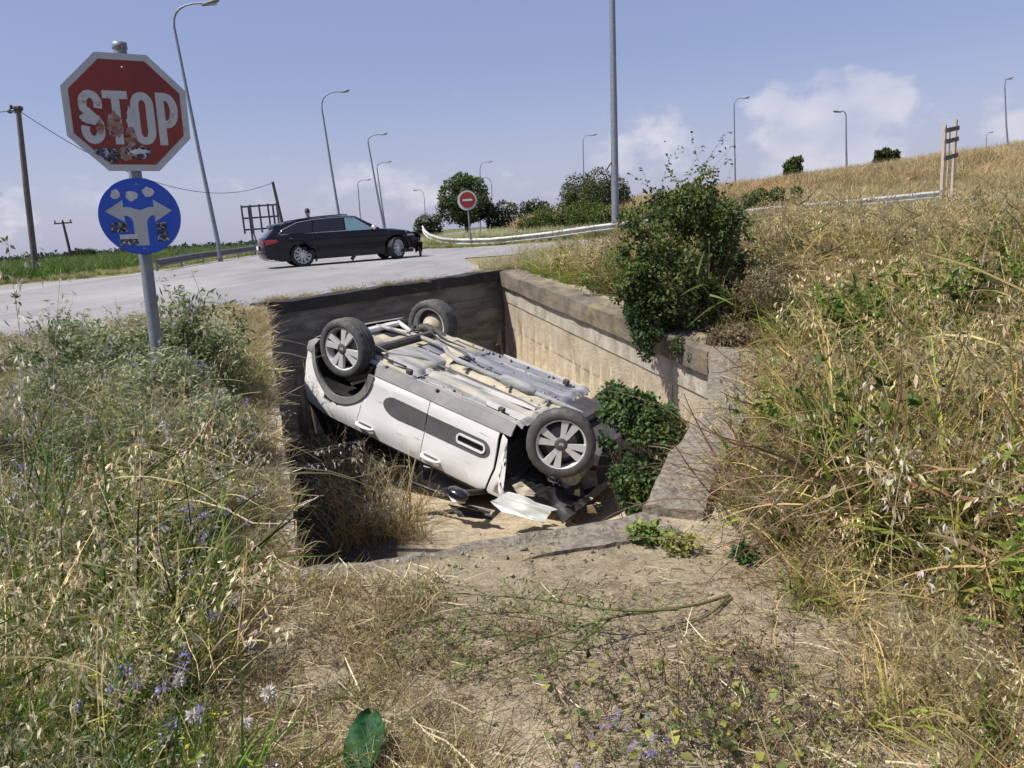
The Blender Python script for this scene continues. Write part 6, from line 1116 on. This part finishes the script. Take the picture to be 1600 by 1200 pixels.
# --- broad leaf
q=atz(572,1165,-.70); q[2]=float(H(q[0],q[1]))+.05; P=[]
nu,nv=15,9; pts=[]
for i in range(nu):
    u=i/(nu-1); w_=.072*math.sin(math.pi*min(1,u*.93+.06))**.55
    pts.append([(w_*(2*j/(nv-1)-1)*(1+.04*math.sin(u*30)),(u-.5)*.23,.022*abs(2*j/(nv-1)-1)**1.5+.008*math.sin(u*9+j*1.3)+.05*u) for j in range(nv)])
lo=thing('broad_leaf','single broad dark green leaf at the bottom edge of the picture','leaf',tuple(q),(R(12),0,R(-8))); lo.scale=(.86,.86,.86)
lv=VG(); A=np.array(pts); lv.add(A.reshape(-1,3),[(i*nv+j,(i+1)*nv+j,(i+1)*nv+j+1,i*nv+j+1) for i in range(nu-1) for j in range(nv-1)],jit((.022,.085,.028),nu*nv,.25)); obj('blade',lv.mesh('blade'),'foliage',lo)
vv=VG(); cv_=[A[:,4]+[0,0,.002]]+[np.array([A[k,4]+(A[min(k+3,nu-1),e]-A[k,4])*t_+[0,0,.003] for t_ in np.linspace(0,.9,nu)]) for k in (2,4,6,8,10) for e in (1,7)]; ribbons(vv,np.array(cv_),np.full(len(cv_),.0028),np.tile((.06,.15,.06),(len(cv_),1)),np.tile((.06,.15,.06),(len(cv_),1)),np.array([0,0,1.0])); obj('veins',vv.mesh('veins'),'foliage',lo)
MB().tube([(0,-.11,.0),(.01,-.2,-.02),(.01,-.26,-.06)],.003,6).build('leaf_stalk',MAT['bark'],lo)
# --- bramble branch on the ground
def gpt(px,py,h=.03): 
    z=-.74
    for _ in range(3): q=atz(px,py,z+h); z=float(H(q[0],q[1]))
    q[2]=z+h; return q
b_=gpt(1140,932,.0); br=thing('bramble_branch','cut green bramble branch lying on the bare ground before the pit','branch',tuple(b_)); TW=VG(); TL=VG()
def cane(pp,r0,r1,name='cane'):
    C=[gpt(x,y,h)-b_ for x,y,h in pp]; C=np.array(C); tt=np.linspace(0,len(C)-1,len(C)*5); S_=np.stack([np.interp(tt,range(len(C)),C[:,k]) for k in range(3)],1); 
    for _ in range(2): S_[1:-1]=(S_[:-2]+S_[1:-1]*2+S_[2:])/4
    MB().tube([tuple(p) for p in S_],list(np.linspace(r0,r1,len(S_))),7).build(name,'cane_green',br); return S_
mat('cane_green',(.10,.115,.035),(.15,.13,.05),30,.6,c3=(.12,.07,.04),scale3=9)
CN=[cane([(1140,930,.02),(1090,945,.06),(1020,955,.09),(950,965,.11),(890,985,.10),(835,1000,.06),(760,1030,.05),(690,1060,.03)],.007,.003),cane([(1060,952,.08),(990,955,.12),(930,950,.14),(860,938,.13),(790,932,.11),(720,928,.09),(650,918,.06)],.006,.003),cane([(960,962,.10),(930,985,.09),(900,1010,.07),(850,1045,.04),(790,1060,.03)],.005,.002),
    cane([(905,980,.10),(850,960,.12),(790,955,.10),(720,965,.08),(640,975,.06),(560,965,.05)],.005,.002),cane([(850,998,.08),(790,990,.10),(730,1000,.08),(660,1010,.06),(590,1030,.04)],.004,.002),cane([(1140,930,.02),(1110,960,.02),(1050,985,.02),(1020,998,.01)],.006,.003)]
for S_ in CN[:5]:
    n=52; i=rng.integers(len(S_)//5,len(S_),n); P=curves(S_[i],U(0,6.283,n),U(.7,1.5,n),U(.06,.20,n),rng.normal(.3,.4,n),6,.2); ribbons(TW,P,np.full(n,.004),jit((.15,.17,.055),n),jit((.20,.23,.08),n)); k=n*3; j=rng.integers(0,n,k); leaves(TL,P[j,rng.integers(2,6,k)],unit(rng.normal(size=(k,3))),U(.012,.026,k),U(.006,.013,k),jit((.15,.19,.06),k,.3))
obj('twigs',TW.mesh('twigs'),'foliage',br); obj('leaves',TL.mesh('leaves'),'foliage',br)
# --- seedlings on the sill, bramble tangles, seed head weeds, dock, reed
def simple(name,label,cat,loc,vg,group=None): o=obj(name,vg.mesh(name),'foliage'); o.location=tuple(loc); return tag(o,label,cat,group)
q=gpt(1003,850,0); simple('seedling_patch','bright green seedling clump on the sill beside the broken block','weed',q,leafcloud(VG(),[(0,0,.05,.065),(.07,.02,.04,.05)],200,.04,.03,[(.05,.10,.02),(.12,.20,.04),(.22,.28,.06)],.2,.8,3))
q=gpt(1055,862,0); simple('seedling_patch','yellowish seedling clump nearer the bramble stems on the sill','weed',q,leafcloud(VG(),[(0,0,.05,.07),(.07,-.03,.04,.06)],190,.035,.02,[(.12,.14,.03),(.26,.26,.06),(.36,.33,.10)],.2,.8,4))
q=gpt(1165,880,0); simple('seedling_patch','small dark green seedling under the bramble stems','weed',q,leafcloud(VG(),[(0,0,.05,.05)],120,.035,.03,[(.03,.07,.02),(.06,.13,.03)],.2,.8,6))
for i,(px,py,lb) in enumerate(((1170,850,'tangle of bare pinkish bramble stems beside the broken block'),(1250,870,'tangle of bare bramble stems right of the first one'),(1180,780,'tangle of bare stems above the broken block'))):
    q=gpt(px,py,0); simple('bramble_tangle',lb,'brambles',q,tangle(90,.26,.30,(.33,.235,.17),.0045,L0=.3,L1=.8),'bare bramble tangles')
SHW=[]
for k in range(3):
    s_=VG();h_=VG();l_=VG(); n=7; P=curves(disc(n,.06),U(0,6.283,n),np.abs(rng.normal(.25,.2,n)),U(.10,.22,n),U(.1,.6,n),6,.1); ribbons(s_,P,np.full(n,.003),jit((.16,.12,.07),n),jit((.13,.09,.05),n))
    for i in range(n):
        for m in (3,4,5): spray(h_,P[i,m][None].repeat(8,0),8,.009,(.11,.085,.06),.006,.011)
    kk=15; leaves(l_,np.concatenate([disc(kk,.10)[:,:2],U(.01,.07,kk)[:,None]],1),unit(rng.normal(size=(kk,3))*[1,1,.4]+[0,0,.3]),U(.02,.04,kk),U(.014,.026,kk),np.where(U(0,1,(kk,1))<.45,jit((.30,.29,.07),kk,.2),jit((.15,.18,.06),kk,.3))); SHW.append((s_.mesh('stalks'),h_.mesh('seed_heads'),l_.mesh('leaves')))
for i,(px,py) in enumerate(((905,1095),(960,1120),(1010,1070),(1030,1140),(1080,1110),(1095,1165),(1140,1090),(1150,1150),(1200,1110),(1215,1175),(1260,1140),(1300,1190),(900,1170),(1060,1190),(1130,1195),(1330,1120),(1180,1060))):
    q=gpt(px,py,0); a,b2,c2=SHW[i%3]; plant('seed_head_weed','low weed with brown seed heads at the bottom right of the bare ground','weed',q,[('stalks',a),('seed_heads',b2),('leaves',c2)],'low weeds with brown seed heads',i*.9,U(1.0,1.5,1)[0])
for i,(px,py,Y,lb) in enumerate(((1287,700,3.6,'dark brown dock seed head on the right bank, nearest the broken block'),(1578,600,4.2,'dark brown dock seed head at the right edge'),(1545,690,3.6,'brown dock seed head below the one at the right edge'))):
    t=atY(px,py,Y); b_=np.array([t[0],Y,float(H(t[0],Y))]); s_=VG();h_=VG(); u=np.linspace(0,1,10)[None,:,None]; P=(t-b_)[None,None]*u; ribbons(s_,P,[.006],[(.15,.10,.06)],[(.10,.06,.04)],taper=.4)
    for f_ in np.linspace(.72,1.0,9): spray(h_,((t-b_)*f_)[None].repeat(26,0),26,.03,(.05,.032,.022),.010,.018)
    plant('dock_plant',lb,'weed',b_,[('stalk',s_),('seed_head',h_)],'brown dock plants')
q0_=atY(1150,585,7.2); q1_=atY(1088,430,7.0); s_=VG();l_=VG(); u=np.linspace(0,1,10)[None,:,None]; P=(q1_-q0_)[None,None]*u+np.sin(u*3)*[.05,0,.04]; ribbons(s_,P,[.012],[(.22,.24,.09)],[(.22,.26,.08)],taper=.5)
dd=np.array([(-.9,0,-.45),(.7,.2,.35),(-.5,.1,.8),(.8,-.1,-.2),(-.8,-.2,-.1),(.3,.2,.9)]); k=len(dd); ribbons(l_,P[0,[6,6,7,7,8,9]][:,None]+dd[:,None]*np.linspace(0,.30,6)[None,:,None]-np.linspace(0,1,6)[None,:,None]**2*[0,0,.06],np.full(k,.024),jit((.20,.25,.07),k),jit((.24,.27,.09),k)); plant('reed_shoot','pale green reed shoot leaning across the dark big bush','reed',q0_,[('cane',s_),('leaves',l_)])
# --- grass growing inside the pit
PCL=[mixtuft([(tuft,(90,.22,.25,.6,.007,STRAWD,STRAW,.8,1.3),{}),(weed,(7,.2,.25,.5,STRAWD,(.34,.31,.22),.04,.014,14),{})]).mesh('grass_clump'),mixtuft([(tuft,(70,.2,.3,.6,.007,(.30,.20,.07),(.46,.34,.12),.6,1.2),{}),(oat,(6,.2,.4,.6,STRAW,PALE),{})]).mesh('grass_clump'),mixtuft([(weed,(14,.2,.25,.5,SAGE,(.26,.28,.22),.05,.014,18),{}),(tuft,(30,.2,.2,.4,.006,STRAWD,STRAW),{})]).mesh('grass_clump')]
for i,(px,py,k,sc,lb) in enumerate(((500,775,0,1.0,'dry grass clump in the pit, deepest in the shade of the side wall'),(560,850,1,.9,'orange straw clump in the pit just behind the near sill'),(520,715,2,1.15,'grey green weed clump in the pit under the car doors'),(615,800,0,.95,'dry grass clump in the pit, the one reaching towards the car mirror'),(640,838,1,.65,'small straw clump in the pit at the sandy floor edge'),(560,755,0,1.1,'dry grass clump in the pit between the weeds and the car'),(590,835,2,.85,'grey weed clump in the pit against the near sill'),(545,800,2,1.0,'pale weed clump in the middle of the pit growth'),(1072,668,1,.6,'orange straw clump in the far right corner of the pit'),(1050,700,0,.5,'dry clump in the pit behind the broken block'))):
    q=atz(px,py,-1.80 if px<900 else -1.25); x,y=float(q[0]),float(q[1])
    o=obj('grass_clump',PCL[k],'foliage'); o.location=(x,y,float(FZ(x,y))); o.scale=(sc*1.5,sc*1.5,sc*(1.75 if x<0 else 1.1)); o.rotation_euler=(0,0,i*1.1); tag(o,lb,'grass clump','grass clumps in the pit')
